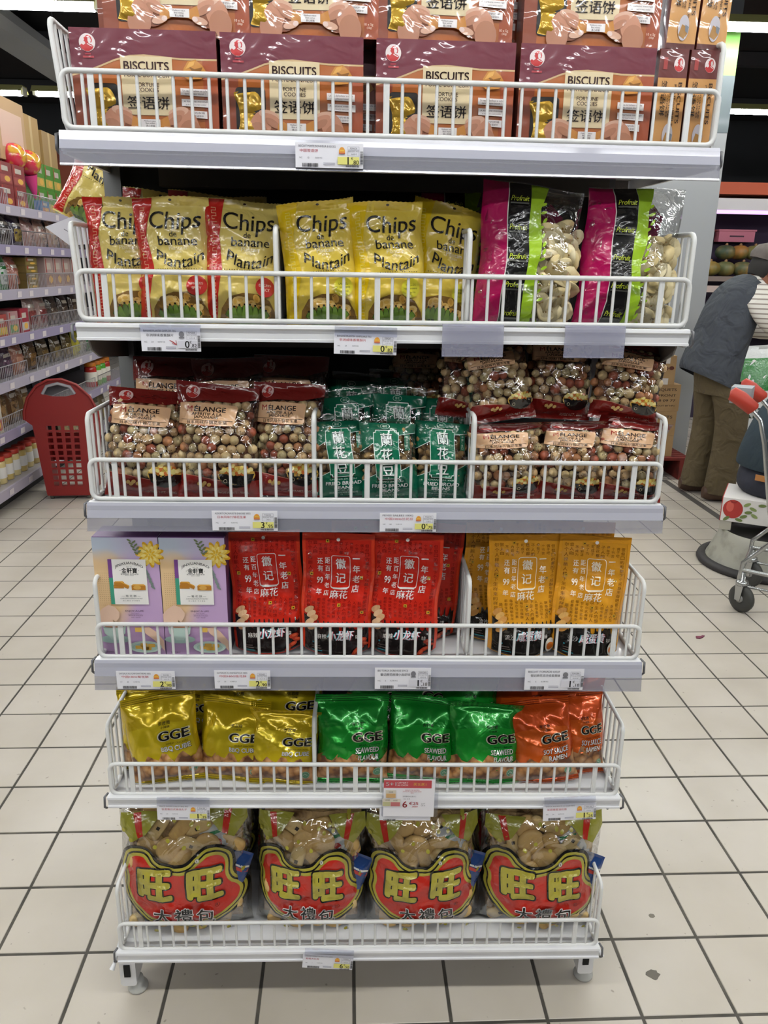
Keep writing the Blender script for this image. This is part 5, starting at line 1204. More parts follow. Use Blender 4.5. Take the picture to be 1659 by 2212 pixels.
def abag(k, i, y, w, h, c, c2, what, off=.0, seed=0):
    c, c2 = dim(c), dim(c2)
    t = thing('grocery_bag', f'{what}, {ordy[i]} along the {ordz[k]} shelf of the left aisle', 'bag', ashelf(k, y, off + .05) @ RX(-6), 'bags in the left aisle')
    wp = Warp(w, h, .07, .008, .012, .8, seed, .006, .006, .05); wp.body(film(c), 8, 10).build('bag', t)
    P = Print(film); P.poly('front_print', c2, rrect(-w * .36, h * .14, w * .36, h * .55, .012)); P.ell('front_print', dim(c2, .7), 0, h * .3, w * .2, h * .1); P.rect('front_print', dim('#c8bcae') if seed % 3 else dim(c2, .8), -w * .3, h * .64, w * .3, h * .74)
    for kk, me in P.cut(.03).meshes(lambda u, v, e: wp(u, v, e), .0012).items(): obj(kk, me, t)
def ajar(k, i, y, lidc, bodyc, labc, what, r=.042, h=.15, off=.0):
    t = thing('jar', f'{what}, {ordy[i]} along the {ordz[k]} shelf of the left aisle', 'jar', ashelf(k, y, off + .05), 'jars in the left aisle')
    MB().lathe([(0, 0), (r * .92, 0), (r, .006), (r, h * .7), (r * .96, h * .8), (r * .82, h * .85), (0, h * .85)], mat(bodyc, .15, 0, .6), 16).build('jar_body', t)
    MB().lathe([(0, h * .85), (r * .95, h * .85), (r * .97, h * .87), (r * .95, h), (r * .9, h * 1.02), (0, h * 1.02)], mat(lidc, .4), 16).build('lid', t)
    MB().lathe([(r * 1.008, h * .22), (r * 1.012, h * .24), (r * 1.012, h * .6), (r * 1.008, h * .62)], paper(labc), 16).build('paper_label', t)
# bottom: jars with red lids
i = 0
for y in np.arange(3.12, 4.05, .11):
    ajar(0, i, y, '#b83a2c', ('#c9b06a', '#d0bd84')[i % 2], '#d9d6d0', 'glass jar with red lid', .046, .17, .02); i += 1
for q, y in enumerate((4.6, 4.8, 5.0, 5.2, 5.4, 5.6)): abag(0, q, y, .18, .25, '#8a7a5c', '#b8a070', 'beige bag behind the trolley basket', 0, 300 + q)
# shelf 1 : red lids above and brown packs
for q, (y, c, c2) in enumerate(((3.2, '#d8d2c8', '#b84038'), (3.36, '#e0d8c8', '#c8443c'), (3.55, '#7a5a34', '#a88454'), (3.73, '#6a4a2a', '#9a7444'), (3.92, '#7a5c38', '#a5804c'))):
    (acarton(1, q, y, .15, .19, .1, c, c2, 'white carton with red print') if q < 2 else abag(1, q, y, .17, .26, c, c2, 'brown dried food bag', 0, 310 + q))
for q, (y, c, l) in enumerate(((5.35, '#c8741c', '#b03028'), (5.48, '#c8741c', '#6aa038'), (5.61, '#c8741c', '#4c9a34'), (5.74, '#c8741c', '#a8382c'))): ajar(1, q, y, c, l, '#dcd6c8', 'small bottle with orange cap', .05, .2, 0)
# shelf 2
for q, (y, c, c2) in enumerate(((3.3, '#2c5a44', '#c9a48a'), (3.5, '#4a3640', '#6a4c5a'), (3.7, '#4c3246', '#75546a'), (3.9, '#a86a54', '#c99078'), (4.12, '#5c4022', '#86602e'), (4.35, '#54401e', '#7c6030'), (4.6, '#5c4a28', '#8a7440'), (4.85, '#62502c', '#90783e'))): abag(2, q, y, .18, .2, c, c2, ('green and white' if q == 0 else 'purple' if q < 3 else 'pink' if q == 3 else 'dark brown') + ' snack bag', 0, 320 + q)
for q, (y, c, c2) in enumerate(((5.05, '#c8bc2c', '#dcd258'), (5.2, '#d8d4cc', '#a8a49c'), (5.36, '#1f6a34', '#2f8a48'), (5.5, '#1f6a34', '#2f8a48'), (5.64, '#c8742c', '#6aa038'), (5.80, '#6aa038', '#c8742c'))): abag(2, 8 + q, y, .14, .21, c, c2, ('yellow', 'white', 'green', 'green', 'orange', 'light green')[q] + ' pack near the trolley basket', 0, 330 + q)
# shelf 3
for q, (y, w, h, c, c2) in enumerate(((3.42, .13, .17, '#d2c878', '#9ab040'), (3.6, .16, .13, '#b8504a', '#d8c24a'), (3.78, .15, .14, '#c89a9a', '#6aa068'), (3.96, .14, .15, '#b03848', '#d8d0cc'))): acarton(3, q, y, w, h, .12, c, c2, ('yellow', 'red and yellow', 'pink and green', 'dark pink')[q] + ' tea carton')
for q, (y, c, c2) in enumerate(((4.2, '#b89a92', '#9a4a44'), (4.4, '#b08c84', '#8a3c38'), (4.62, '#4a3a30', '#6a5444'), (4.85, '#443428', '#64503e'), (5.1, '#4c3c2e', '#6c5844'))): abag(3, 4 + q, y, .19, .22, c, c2, 'clear reddish snack bag' if q < 2 else 'dark brown snack bag', 0, 340 + q)
# shelf 4
for q, (y, c, c2) in enumerate(((3.62, '#2c7a34', '#dfe6e2'), (3.8, '#2f8a3a', '#e2e8e4'))): abag(4, q, y, .18, .22, c, c2, 'green and white noodle pack', 0, 350 + q)
abag(4, 2, 3.98, .16, .2, '#b86a58', '#c88a78', 'reddish noodle pack', 0, 352)
for q in range(4): acarton(4, 3 + q, 4.18, .2, .048, .14, '#86703a', '#a08a4c', 'flat olive carton in a pile', 0, .0495 * q)
for q, (y, c, c2) in enumerate(((4.5, '#c4a8a2', '#a87c74'), (4.68, '#c8aca8', '#b08880'), (4.86, '#c0a49c', '#a4786c'), (5.05, '#c8b0a8', '#ac847c'))): acarton(4, 7 + q, y, .16, .2, .12, c, c2, 'pale pink wrapped carton')
# shelf 5
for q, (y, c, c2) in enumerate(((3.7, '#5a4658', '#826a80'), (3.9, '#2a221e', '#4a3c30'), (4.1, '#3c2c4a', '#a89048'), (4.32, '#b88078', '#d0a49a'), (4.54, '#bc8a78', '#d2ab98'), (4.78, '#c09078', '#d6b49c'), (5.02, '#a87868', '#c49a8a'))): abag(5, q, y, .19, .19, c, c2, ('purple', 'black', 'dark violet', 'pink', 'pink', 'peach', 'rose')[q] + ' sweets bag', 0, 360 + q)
# top
for q in range(2):
    for r_ in range(2): acarton(6, q * 2 + r_, 3.98 + .21 * q, .2, .13, .14, '#94302e', '#b85850', 'dark red gift carton', .02, .131 * r_)
for q in range(3):
    for r_ in range(2): acarton(6, 4 + q * 2 + r_, 4.66 + .17 * q, .165, .165, .12, '#54962c', '#d8b85a', 'bright green noodle carton', .05, .166 * r_)
acarton(6, 10, 4.56, .15, .075, .05, '#4a86b8', '#d88a6a', 'small blue carton', 0)
acarton(6, 11, 5.15, .2, .2, .12, '#54962c', '#d8b85a', 'bright green noodle carton', .05)
for q, (y, z) in enumerate(((4.30, 2.14), (4.55, 2.13))):
    t = thing('lollipop_toy', f'shiny pink ball toy on a stick above the red gift cartons, {("near", "far")[q]} one', 'toy', T(AX - .1, y, z))
    MB().sph((0, 0, 0), .082, mat('#c8324a', .2, 0, .6, mix=('#c8a03a', 16., .45, .6)), 16, 10).build('ball', t); MB().tube([(0, 0, -.08), (.01, .03, -.2), (.02, .08, -.31)], [.05, .016, .012], mat('#c83a7a', .4), 8).build('stick', t)
t = thing('brown_cartons', 'brown shipping carton with red print standing on top of the aisle shelving', 'box', T(AX - .32, 4.35, 2.11)); MB().box(-.2, .2, -.2, .25, 0, .38, mat('#b0906a', .7)).build('carton', t); MB().box(.2, .201, -.16, .2, .08, .3, mat('#c8a898', .7)).build('printed_panel', t); t.name = 'shipping_carton'
for q, (y, h, c) in enumerate(((4.85, .36, '#a8864e'), (5.2, .30, '#9a7a48'))):
    t = thing('shipping_carton', f'plain brown shipping carton on top of the aisle shelving, {("taller", "lower")[q]} of two', 'box', T(AX - .34, y, 2.11)); MB().box(-.17, .17, -.14, .15, 0, h, mat(c, .7)).build('carton', t); MB().box(.17, .1705, -.02, .02, 0, h, mat('#b89a62', .5)).build('tape', t)

# ------------------------------------------------------------------ red trolley basket
rb = mat('#7e1513', .5, 0, .1);  # red taken down, the basket's shade put into the colour
bk = thing('trolley_basket', 'red plastic trolley basket with square holes standing in the left aisle', 'basket', T(-2.023, 3.6, .0) @ RZ(3) @ Matrix.Scale(.938, 4))
outl = [(-.145, .035), (.14, .035), (.185, .52), (.245, .56), (.24, .63), (.20, .72), (.12, .80), (.03, .835), (-.06, .83), (-.14, .79), (-.205, .71), (-.235, .62), (-.24, .56), (-.19, .52)]
holes = []
for r_ in range(10):
    for c_ in range(4):
        z = .10 + r_ * .0435; k = 1 + (z - .1) * .35; x = (-.078 + c_ * .052) * k; holes.append([(x - .0175, z), (x - .0175, z + .030), (x + .0175, z + .030), (x + .0175, z)])
holes.append([(-.105, .735), (-.07, .79), (-.0, .805), (.075, .785), (.105, .735), (.04, .72), (-.04, .72)])
def panel(m, outer, hs, y, th, mt):
    loops = [[Vector((p[0], p[1], 0)) for p in l] for l in [outer] + hs]; tr = [tuple(q) for q in tessellate_polygon(loops)]; P = [(p.x, p.y) for l in loops for p in l]; n = len(P)
    m.add([(a, y, b) for a, b in P] + [(a, y + th, b) for a, b in P], tr + [tuple(i + n for i in q[::-1]) for q in tr], mt)
    o = 0
    for l in loops:
        k = len(l); m.add([(p.x, y, p.y) for p in l] + [(p.x, y + th, p.y) for p in l], [(i, (i + 1) % k, k + (i + 1) % k, k + i) for i in range(k)], mt)
m = MB(); panel(m, outl, holes, 0, .006, rb); m.build('front_panel', bk)
m = MB(); panel(m, [(-.162, .22), (.157, .22), (.175, .42), (-.181, .42)], [], .27, .006, rb); m.build('rear_panel', bk)
for sg, a in ((-1, [(-.145, .035), (-.19, .53)]), (1, [(.14, .035), (.187, .53)])):
    MB().add([(a[0][0], .0, a[0][1]), (a[0][0], .276, a[0][1]), (a[1][0], .276, a[1][1]), (a[1][0], .0, a[1][1]), (a[0][0] + sg * .005, .0, a[0][1]), (a[0][0] + sg * .005, .276, a[0][1]), (a[1][0] + sg * .005, .276, a[1][1]), (a[1][0] + sg * .005, 0, a[1][1])], [(0, 1, 2, 3), (7, 6, 5, 4), (0, 3, 7, 4), (1, 5, 6, 2), (2, 6, 7, 3), (0, 4, 5, 1)], rb).build('side_panel', bk)
MB().box(-.145, .14, .0, .276, .03, .036, rb).build('bottom', bk)
MB().tube([(-.105, -.004, .738), (-.072, -.006, .79), (0, -.007, .808), (.078, -.006, .786), (.105, -.004, .738)], .010, mat('#8d8b90', .4), 8).build('handle', bk)
MB().tube([(.245, -.004, .565), (.24, -.006, .63), (.20, -.006, .72), (.12, -.006, .80), (.03, -.006, .835), (-.06, -.006, .83), (-.14, -.006, .79), (-.205, -.006, .71), (-.237, -.006, .62), (-.242, -.004, .565)], .009, rb, 8).build('rim', bk)
for x in (-.125, .12): MB().lathe([(0, -.01), (.018, -.01), (.018, .01), (0, .01)], mat('#4a4a46', .6), 12).build('caster', bk, T(x, .03, .0185) @ RY(90))
MB().tube([(-.12, .03, .0185), (.12, .03, .0185)], .004, mat('#8a8a88', .4, .6), 6).build('axle', bk)

# ------------------------------------------------------------------ carton stack on the red pallet
pm = mat('#702018', .7, mix=('#4c1812', 12., .4, .7))
pl = thing('pallet', 'red painted wooden pallet under the carton stack', 'pallet', T(2.06, 4.15, 0))
for q in range(6): MB().box(-.3, .27, .0 + q * .062, .05 + q * .062, .145, .165, pm).build('top_slat', pl)
for x in (-.3, -.05, .19): MB().box(x, x + .08, .0, .36, .022, .145, pm).build('block', pl); MB().box(x, x + .08, 0, .36, 0, .022, pm).build('bottom_slat', pl)
cm_ = mat('#a88860', .7, mix=('#9a7a52', 6., .4, .7))
def carton_box(label, z0, z1, w, x=0, rz=0, txt=None, tape=True, y=4.2):
    t = thing('shipping_carton', label, 'box', T(2.02 + x, y, z0) @ RZ(rz), 'cartons on the pallet')
    MB().box(-w / 2, w / 2, 0, .27, 0, z1 - z0, cm_).build('carton', t)
    P = Print(paper)
    if tape: P.rect('tape', '#c9c2bc', .04, z1 - z0 - .055, .085, z1 - z0); P.rect('tape', '#c9c2bc', .04, .0, .085, .045); P.rect('paper_tag', '#d4d2ce', -.02, .095, .015, .155); P.poly('cherry_mark', '#5a2a20', ellp(.06, .115, .018, .014)); P.poly('cherry_mark', '#5a2a20', ellp(.10, .118, .018, .014))
    if txt:
        for b, zz, hh, ww in txt: P.txt('lettering', '#3a2c20', b, w * .5 - ww / 2 - .03, zz, h=hh, w=ww, bold=.012)
    for kk, me in P.meshes(flat_front, .0006).items(): obj(kk, me, t)
carton_box('brown carton with white tape, topmost of the stack on the pallet', .70, .905, .26, -.0, -3)
carton_box('brown carton printed with a phone number, second from top of the pallet stack', .505, .699, .34, .02, 1, [('400 PAQUETS', .155, .024, .24), ('FRONT', .115, .017, .13), ('01 48 09 77', .078, .017, .2), ('PRODUIT BY HPU', .04, .012, .17)], False)
carton_box('brown carton, third from top of the pallet stack', .325, .504, .33, .015, -1, [('PAQUETS', .135, .024, .18)], False)
carton_box('brown carton at the bottom of the stack on the pallet', .166, .324, .32, .02, 0, None, False)

# ------------------------------------------------------------------ produce rack far right
pr2 = thing('produce_rack', 'produce rack with pumpkins behind the man in the cap', 'shelf unit', T(3.1, 6.2, 0))
wd = mat('#8a6a44', .7)
MB().box(0, 2.2, .0, .6, 1.40, 1.445, mat('#7a6a62', .6)).build('deck', pr2); MB().box(0, 2.2, .55, .6, 0, 2.3, mat('#33293c', .8)).build('back_panel', pr2); MB().box(0, 2.2, .02, .55, .9, .93, mat('#3a3230', .7)).build('lower_deck', pr2)
MB().box(0, 2.2, -.06, .5, 2.03, 2.13, mat('#c9c4c4', .5)).build('canopy', pr2); MB().box(0, 2.2, -.05, .02, 2.0, 2.03, mat('#c99ae0', .5, emit=1.6)).build('violet_lamp', pr2); MB().box(0, 2.2, -.12, .4, 2.16, 2.26, mat('#b04a24', .6)).build('orange_fascia', pr2)
for x in (.0, 1.0, 2.1): MB().box(x, x + .05, .1, .16, 0, 1.4, mat('#4a443e', .6)).build('rack_post', pr2)
MB().box(.02, .34, -.012, 0, 1.30, 1.36, paper('#b8a49c')).build('price_strip', pr2)
def pumpkin(label, x, y, z, r, c, c2):
    t = thing('pumpkin', label, 'pumpkin', T(x, y, z), 'pumpkins on the produce rack'); m = MB(); v = []; f = []; n, k = 32, 9
    for i_ in range(k + 1):
        th = PI * i_ / k
        for j in range(n): a = 2 * PI * j / n; rr = r * math.sin(th) ** .8 * (1 + .07 * abs(math.sin(4 * a)) - .05); v.append((rr * math.cos(a), rr * math.sin(a), r * .72 * math.cos(th) + r * .72))
    f = [(i_ * n + j, i_ * n + (j + 1) % n, (i_ + 1) * n + (j + 1) % n, (i_ + 1) * n + j) for i_ in range(k) for j in range(n)]
    m.add(v, f, mat(c, .5, mix=(c2, 9., .4, .65)), True); m.build('fruit', t); MB().tube([(0, 0, r * 1.4), (.01, 0, r * 1.6)], [.016, .01], wd, 6).build('stem', t)
for q, (x, y, z, c, c2) in enumerate(((3.26, 6.33, 1.446, '#8a7230', '#5e5a28'), (3.42, 6.36, 1.446, '#5a6038', '#7c6a34'), (3.58, 6.33, 1.446, '#4e5636', '#a07836'), (3.74, 6.36, 1.446, '#96702e', '#56582c'), (3.22, 6.50, 1.58, '#1c3424', '#274a30'), (3.48, 6.52, 1.60, '#3a4a34', '#7a6a34'), (3.62, 6.52, 1.60, '#9a6a2c', '#56582c'), (3.76, 6.5, 1.6, '#6c6a3a', '#8a7a4a'))):
    pumpkin(f'{("ochre", "green grey", "dark green", "orange brown", "deep green", "speckled", "orange", "pale")[q]} pumpkin in the {"front" if q < 4 else "rear"} row of the produce rack, {("leftmost", "second", "third", "fourth")[q % 4]} from the column', x, y, z, .095, c, c2)
for q, (x, z, w, h, c, lab) in enumerate(((3.28, 1.78, .16, .12, '#d83a3c', 'bright red plastic crate on the produce rack next to the column'), (3.62, 1.77, .36, .1, '#e08a98', 'pink crate on the produce rack above the pumpkins'))):
    t = thing('plastic_crate', lab, 'crate', T(x, 6.62, z)); MB().box(-w / 2, w / 2, 0, .1, 0, h, mat(c, .4)).build('crate_body', t); MB().box(-w / 2 - .01, w / 2 + .01, -.01, .11, h, h + .015, mat(c, .4)).build('rim', t)
    MB().box(-w * .2, w * .2, -.002, 0, h * .45, h * .6, mat('#f0c8d4' if q == 0 else '#5a3a44', .5)).build('grip_slot', t)
t = thing('green_bag', 'large green and white bag standing on the floor behind the crouching man', 'bag', T(2.95, 4.6, 0) @ RZ(-10)); wpx = Warp(.55, .95, .3, .02, .03, .7, 77, .01, .01, .04); wpx.body(film('#d0d2d0'), 10, 14).build('bag', t)
P = Print(film); P.rect('green_print', '#2c7a34', -.26, .62, .26, .86); P.txt('lettering', '#2c3a30', 'RIZ', 0, .45, h=.08, w=.2, bold=.02)
for kk, me in P.cut(.04).meshes(lambda u, v, e: wpx(u, v, e), .003).items(): obj(kk, me, t)

# ------------------------------------------------------------------ step stool, fruit crate
sg = mat('#9c9a90', .6, mix=('#7c7a70', 14., .45, .75)); bkr = mat('#2a2728', .6)
st = thing('step_stool', 'round grey step stool with black rubber base ring', 'stool', T(1.99, 2.41, 0))
MB().lathe([(.285, .02), (.27, .05), (.235, .14), (.222, .185), (.215, .19), (.205, .186), (.20, .17)], sg, 40).build('drum', st)
MB().lathe([(.27, .0), (.318, .0), (.325, .012), (.318, .03), (.29, .038), (.28, .03), (.27, 0)], bkr, 40).build('base_ring', st)
MB().lathe([(0, .168), (.15, .168), (.165, .172), (.198, .172), (.204, .168), (.204, .15), (0, .15)], bkr, 36).build('tread', st)
fc = thing('fruit_crate', 'white cardboard fruit crate with pomegranate print standing on the step stool', 'crate', T(1.985, 2.29, .1905) @ RZ(-30))
cw = mat('#d8d4d0', .6)
for x in (-.25, .25):
    for y in (.0, .28): MB().box(x - .028, x + .028, y, y + .03, 0, .172, mat('#a8a498', .6)).build('corner_post', fc)
MB().box(-.278, .278, -.004, .0, .05, .175, cw).build('front_panel', fc); MB().box(-.05, .06, -.0045, -.004, .05, .085, bkr).build('hand_slot', fc); MB().box(-.278, .278, .31, .314, .05, .175, cw).build('rear_panel', fc)
MB().box(-.282, -.278, -.004, .314, .05, .175, mat('#a8302e', .6)).build('left_panel', fc); MB().box(.278, .282, -.004, .314, .05, .175, mat('#a8302e', .6)).build('right_panel', fc); MB().box(-.278, .278, 0, .31, .168, .175, cw).build('lid', fc)
P = Print(paper)
for x in (-.225, .25): P.ell(f'pomegranate_print#{x}', '#a8322c', x, .118, .048, .05); P.ell(f'pomegranate_print#{x}', '#c8584c', x - .015, .13, .018, .028); P.poly(f'pomegranate_print#{x}', '#8c2420', [(x - .02, .165), (x, .158), (x + .02, .165), (x + .01, .15), (x - .01, .15)])
rd = random.Random(5)
for (x, z, a) in ((-.16, .15, 30), (-.13, .13, -20), (-.15, .11, 10), (-.12, .095, -30), (-.17, .085, 20), (-.25, .065, 40), (-.19, .065, -10), (-.09, .155, 5), (.12, .14, -30), (.15, .12, 10), (.13, .095, -20), (.17, .08, 25), (.16, .15, 50)): P.ell('leaf_print', ('#6a7a44', '#829258')[rd.randint(0, 1)], x, z, .019, .0085, 10, a)
P.txt('lettering', '#7a7872', 'GRENADES', .02, .152, h=.009, w=.08); P.txt('lettering', '#8a8880', 'FRUIT D\'ORIENT', .02, .135, h=.008, w=.1); P.line('lettering', '#a8a49c', [(.0, .105), (.03, .112), (.07, .118)], .003); P.ell('lettering', '#c88a3c', -.01, .112, .016, .007, 10, -30)
for kk, me in P.meshes(lambda u, v, e: np.stack([u, -.0045 - e + 0 * u, v], 1), .0004).items(): obj(kk, me, fc)
t = tag(MB().tube([(1.90, 2.20, .2), (2.0, 2.15, .215), (2.12, 2.10, .235)], [.009, .009, .006], mat('#2c5a38', .5), 8).build('green_stalk'), 'green onion stalk lying across the step stool', 'vegetable')
tag(MB().prism([(1.263, 1.535), (1.278, 1.532), (1.294, 1.541), (1.308, 1.556), (1.300, 1.561), (1.29, 1.552), (1.268, 1.552)], 'z', .0, .004, mat('#6a2440', .5)).build('onion_skin'), 'purple onion skin scrap lying on the floor tiles', 'scrap')
struct(MB().add([(2.115, 4.14, .0006), (2.165, 4.14, .0006), (2.165, 2.95, .0006), (2.115, 2.95, .0006)], [(0, 1, 2, 3)], mat('#4c4846', .6)).build('trim_1'), 'dark expansion strip in the floor beside the pallet', 'floor strip')

# ------------------------------------------------------------------ people
def loft(m, rings, mt, n=18, caps=True):
    """rings: (centre, half width vector a, half depth vector b)"""
    v = []
    for c, a, b in rings:
        c, a, b = Vector(c), Vector(a), Vector(b)
        for j in range(n): t = 2 * PI * j / n; v.append(c + a * math.cos(t) + b * math.sin(t))
    k = len(rings); f = [(i * n + j, i * n + (j + 1) % n, (i + 1) * n + (j + 1) % n, (i + 1) * n + j) for i in range(k - 1) for j in range(n)]
    m.add(v, f, mt, True)
    if caps: m.add(v, [tuple(range(n))[::-1], tuple(range((k - 1) * n, k * n))], mt, True)
    return m
def sub(o, lv=2):
    md = o.modifiers.new('smooth', 'SUBSURF'); md.levels = lv; md.render_levels = lv; return o
def skin_body(name, verts, edges, radii, mt, parent):
    me = bpy.data.meshes.new(name); me.from_pydata(verts, edges, []); o = obj(name, me, parent); me.materials.append(mt)
    md = o.modifiers.new('skin', 'SKIN'); md.use_smooth_shade = True
    for d, r in zip(me.skin_vertices[0].data, radii): d.radius = (r, r) if not isinstance(r, tuple) else r
    me.skin_vertices[0].data[0].use_root = True
    return sub(o, 2)
def hand_chain(V, E, Rr, wrist, d, side, up, s=1.):
    """palm and five separate bent fingers"""
    w = Vector(wrist); d = Vector(d).normalized(); side = Vector(side).normalized(); up = Vector(up).normalized(); i0 = len(V) - 1
    V.append(w + d * .045 * s); E.append((i0, len(V) - 1)); Rr.append((.030 * s, .016 * s)); pi = len(V) - 1
    for q, (o, ln) in enumerate(((-.027, .062), (-.009, .072), (.009, .068), (.027, .054))):
        b = w + d * .085 * s + side * o * s; V.append(b); E.append((pi, len(V) - 1)); Rr.append(.0088 * s)
        for fr, bd in ((.5, -.010), (1., -.030)): V.append(b + d * ln * fr * s * .9 + up * bd * s); E.append((len(V) - 2, len(V) - 1)); Rr.append(.0078 * s)
    b = w + d * .03 * s - side * .035 * s; V.append(b); E.append((pi, len(V) - 1)); Rr.append(.0105 * s)
    V.append(b + d * .035 * s - side * .018 * s + up * -.01 * s); E.append((len(V) - 2, len(V) - 1)); Rr.append(.009 * s)
def head_parts(t, c, yaw, pitch, s, skin, hairm, cap=None):
    """head with face, facing +x before the turn"""
    M = T(*c) @ RZ(yaw) @ RY(pitch) @ Matrix.Scale(s, 4)
    h = MB(); P = [(-.115, .02, .03), (-.10, .055, .062), (-.06, .078, .072), (0, .092, .078), (.05, .088, .076), (.09, .066, .062), (.115, .03, .03)]
    loft(h, [((.01 if z < 0 else 0, 0, z), (a, 0, 0), (0, b, 0)) for z, a, b in P], skin, 16)
    h.sph((.095, 0, -.018), (.02, .013, .022), skin, 8, 6); o = sub(h.build('head', t, M), 1)
    for sg in (-1, 1):
        MB().sph((.0, sg * .078, -.012), (.018, .009, .032), skin, 10, 7).build('ear', o)
        MB().sph((.078, sg * .03, .012), (.012, .014, .009), mat('#e8e0d8', .3), 8, 6).build('eye', o); MB().sph((.088, sg * .03, .012), (.004, .006, .006), mat('#1c120c', .3), 8, 6).build('pupil', o)
        MB().box(.082, .09, sg * .03 - .018, sg * .03 + .018, .03, .036, hairm).build('eyebrow', o)
    MB().box(.078, .09, -.022, .022, -.064, -.056, mat('#7a4038', .5)).build('mouth', o)
    hh = MB(); loft(hh, [((-.03, 0, z), (a, 0, 0), (0, b, 0)) for z, a, b in ((-.06, .055, .066), (-.02, .072, .081), (.03, .074, .083), (.08, .062, .07), (.115, .03, .035))], hairm, 14); hh.build('hair', o)
    return o
SK1 = mat('#8a5a44', .5); SK2 = mat('#b08468', .5); HR = mat('#1c1816', .7)
# standing man, bent over to the right
man = thing('person', 'man in grey vest, striped shirt and cap bending over, seen from the side', 'person', T(2.175, 3.7, 0))
V = [Vector(p) for p in ((.02, 0, .86), (.06, 0, 1.02), (.11, 0, 1.2), (.16, 0, 1.34), (.23, -.01, 1.42), (.27, -.01, 1.47))]
E = [(i, i + 1) for i in range(5)]; Rr = [.10, .09, .09, .07, .05, .055]
def limb(pts, rad, root):
    global V, E, Rr
    pv = root
    for p, r in zip(pts, rad): V.append(Vector(p)); Rr.append(r); E.append((pv, len(V) - 1)); pv = len(V) - 1
limb([(.08, -.1, .78), (.14, -.1, .45), (.12, -.1, .1), (.18, -.1, .04)], [.07, .05, .04, .03], 0)
limb([(.05, .1, .78), (.09, .12, .45), (.06, .13, .1), (.13, .14, .04)], [.07, .05, .04, .03], 0)
limb([(.2, -.19, 1.34), (.40, -.22, 1.16), (.62, -.16, 1.10)], [.045, .036, .028], 3); hand_chain(V, E, Rr, V[-1], (1, .2, -.2), (.2, -1, 0), (0, 0, 1))
limb([(.2, .19, 1.34), (.40, .2, 1.14), (.62, .14, 1.08)], [.045, .036, .028], 3); hand_chain(V, E, Rr, V[-1], (1, -.2, -.2), (.2, 1, 0), (0, 0, 1))
skin_body('body', V, E, Rr, SK1, man)
vest = mat('#3f434a', .85, 0, 0, (9., .9, .05), mix=('#353941', 5., .4, .65))
m = MB(); loft(m, [((-.005, 0, .80), (.185, 0, -.08), (0, .22, 0)), ((-.01, 0, .83), (.19, 0, -.075), (0, .225, 0)), ((.015, 0, .98), (.172, 0, -.05), (0, .21, 0)), ((.055, 0, 1.13), (.165, 0, -.045), (0, .21, 0)), ((.09, 0, 1.26), (.16, 0, -.05), (0, .205, 0)), ((.14, 0, 1.36), (.135, 0, -.06), (0, .18, 0)), ((.19, 0, 1.425), (.085, 0, -.05), (0, .11, 0)), ((.215, 0, 1.44), (.06, 0, -.035), (0, .07, 0))], vest, 22, False)
sub(m.build('vest', man), 1)
trs = mat('#554932', .85, 0, 0, (10., .8, .04), mix=('#52462f', 6., .4, .7))
for q, pts in enumerate((((.02, -.1, .80), (.05, -.1, .72), (.09, -.1, .58), (.09, -.1, .45), (.08, -.1, .28), (.07, -.1, .12), (.075, -.1, .06)), ((.0, .08, .80), (.015, .1, .72), (.035, .11, .58), (.035, .12, .45), (.02, .13, .28), (.005, .13, .12), (.005, .13, .06)))):
    m = MB(); loft(m, [((p[0] + .055, p[1], p[2]), (a * .94, 0, 0), (0, b, 0)) for p, a, b in zip(pts, (.12, .125, .115, .108, .102, .108, .112), (.11, .112, .1, .092, .09, .095, .095))], trs, 18, False); sub(m.build('trouser_leg', man), 1)
m = MB(); loft(m, [((.06, 0, .72), (.125, 0, 0), (0, .19, 0)), ((.045, 0, .80), (.13, 0, -.03), (0, .19, 0)), ((.03, 0, .88), (.12, 0, -.04), (0, .17, 0))], trs, 18); m.build('trouser_seat', man)
shm = mat('#4a3426', .6)
for x, y in ((.115, -.1), (.055, .14)): m = MB(); loft(m, [((x - .10, y, .06), (0, .025, 0), (0, 0, .04)), ((x - .06, y, .055), (0, .045, 0), (0, 0, .05)), ((x + .03, y, .05), (0, .048, 0), (0, 0, .048)), ((x + .12, y, .038), (0, .05, 0), (0, 0, .034)), ((x + .19, y, .028), (0, .03, 0), (0, 0, .022))], shm, 14); m.build('shoe', man)
def stripes():
    m = mat('#cfcac2', .8, 0, 0, None, 0, 'stripes').copy(); nt = m.node_tree; w = nt.nodes.new('ShaderNodeTexWave'); w.inputs['Scale'].default_value = 11; w.bands_direction = 'Z'; tc = nt.nodes.new('ShaderNodeTexCoord'); r = nt.nodes.new('ShaderNodeValToRGB'); r.color_ramp.elements[0].position = .75; r.color_ramp.elements[1].position = .86; r.color_ramp.elements[0].color = lin('#d2cdc4'); r.color_ramp.elements[1].color = lin('#8a8078')
    nt.links.new(tc.outputs['Object'], w.inputs['Vector']); nt.links.new(w.outputs['Fac'], r.inputs['Fac']); nt.links.new(r.outputs[0], nt.nodes['Principled BSDF'].inputs['Base Color']); return m
STR = stripes()
for sg in (-1, 1):
    m = MB(); loft(m, [((.14, sg * .17, 1.36), (.06, 0, .06), (0, .05, .03)), ((.2, sg * .215, 1.29), (.075, 0, .095), (0, .08, .02)), ((.29, sg * .235, 1.215), (.07, 0, .11), (0, .085, .0)), ((.40, sg * .23, 1.15), (.05, 0, .10), (0, .08, 0)), ((.50, sg * .20, 1.12), (.025, 0, .07), (0, .066, 0)), ((.58, sg * .17, 1.105), (.015, 0, .05), (0, .05, 0))], STR, 16); sub(m.build('sleeve', man), 1)
MB().tube([(.175, .07, 1.43), (.2, .0, 1.475), (.175 + .02, -.075, 1.44), (.26, -.09, 1.38)], .018, STR, 8).build('collar', man)
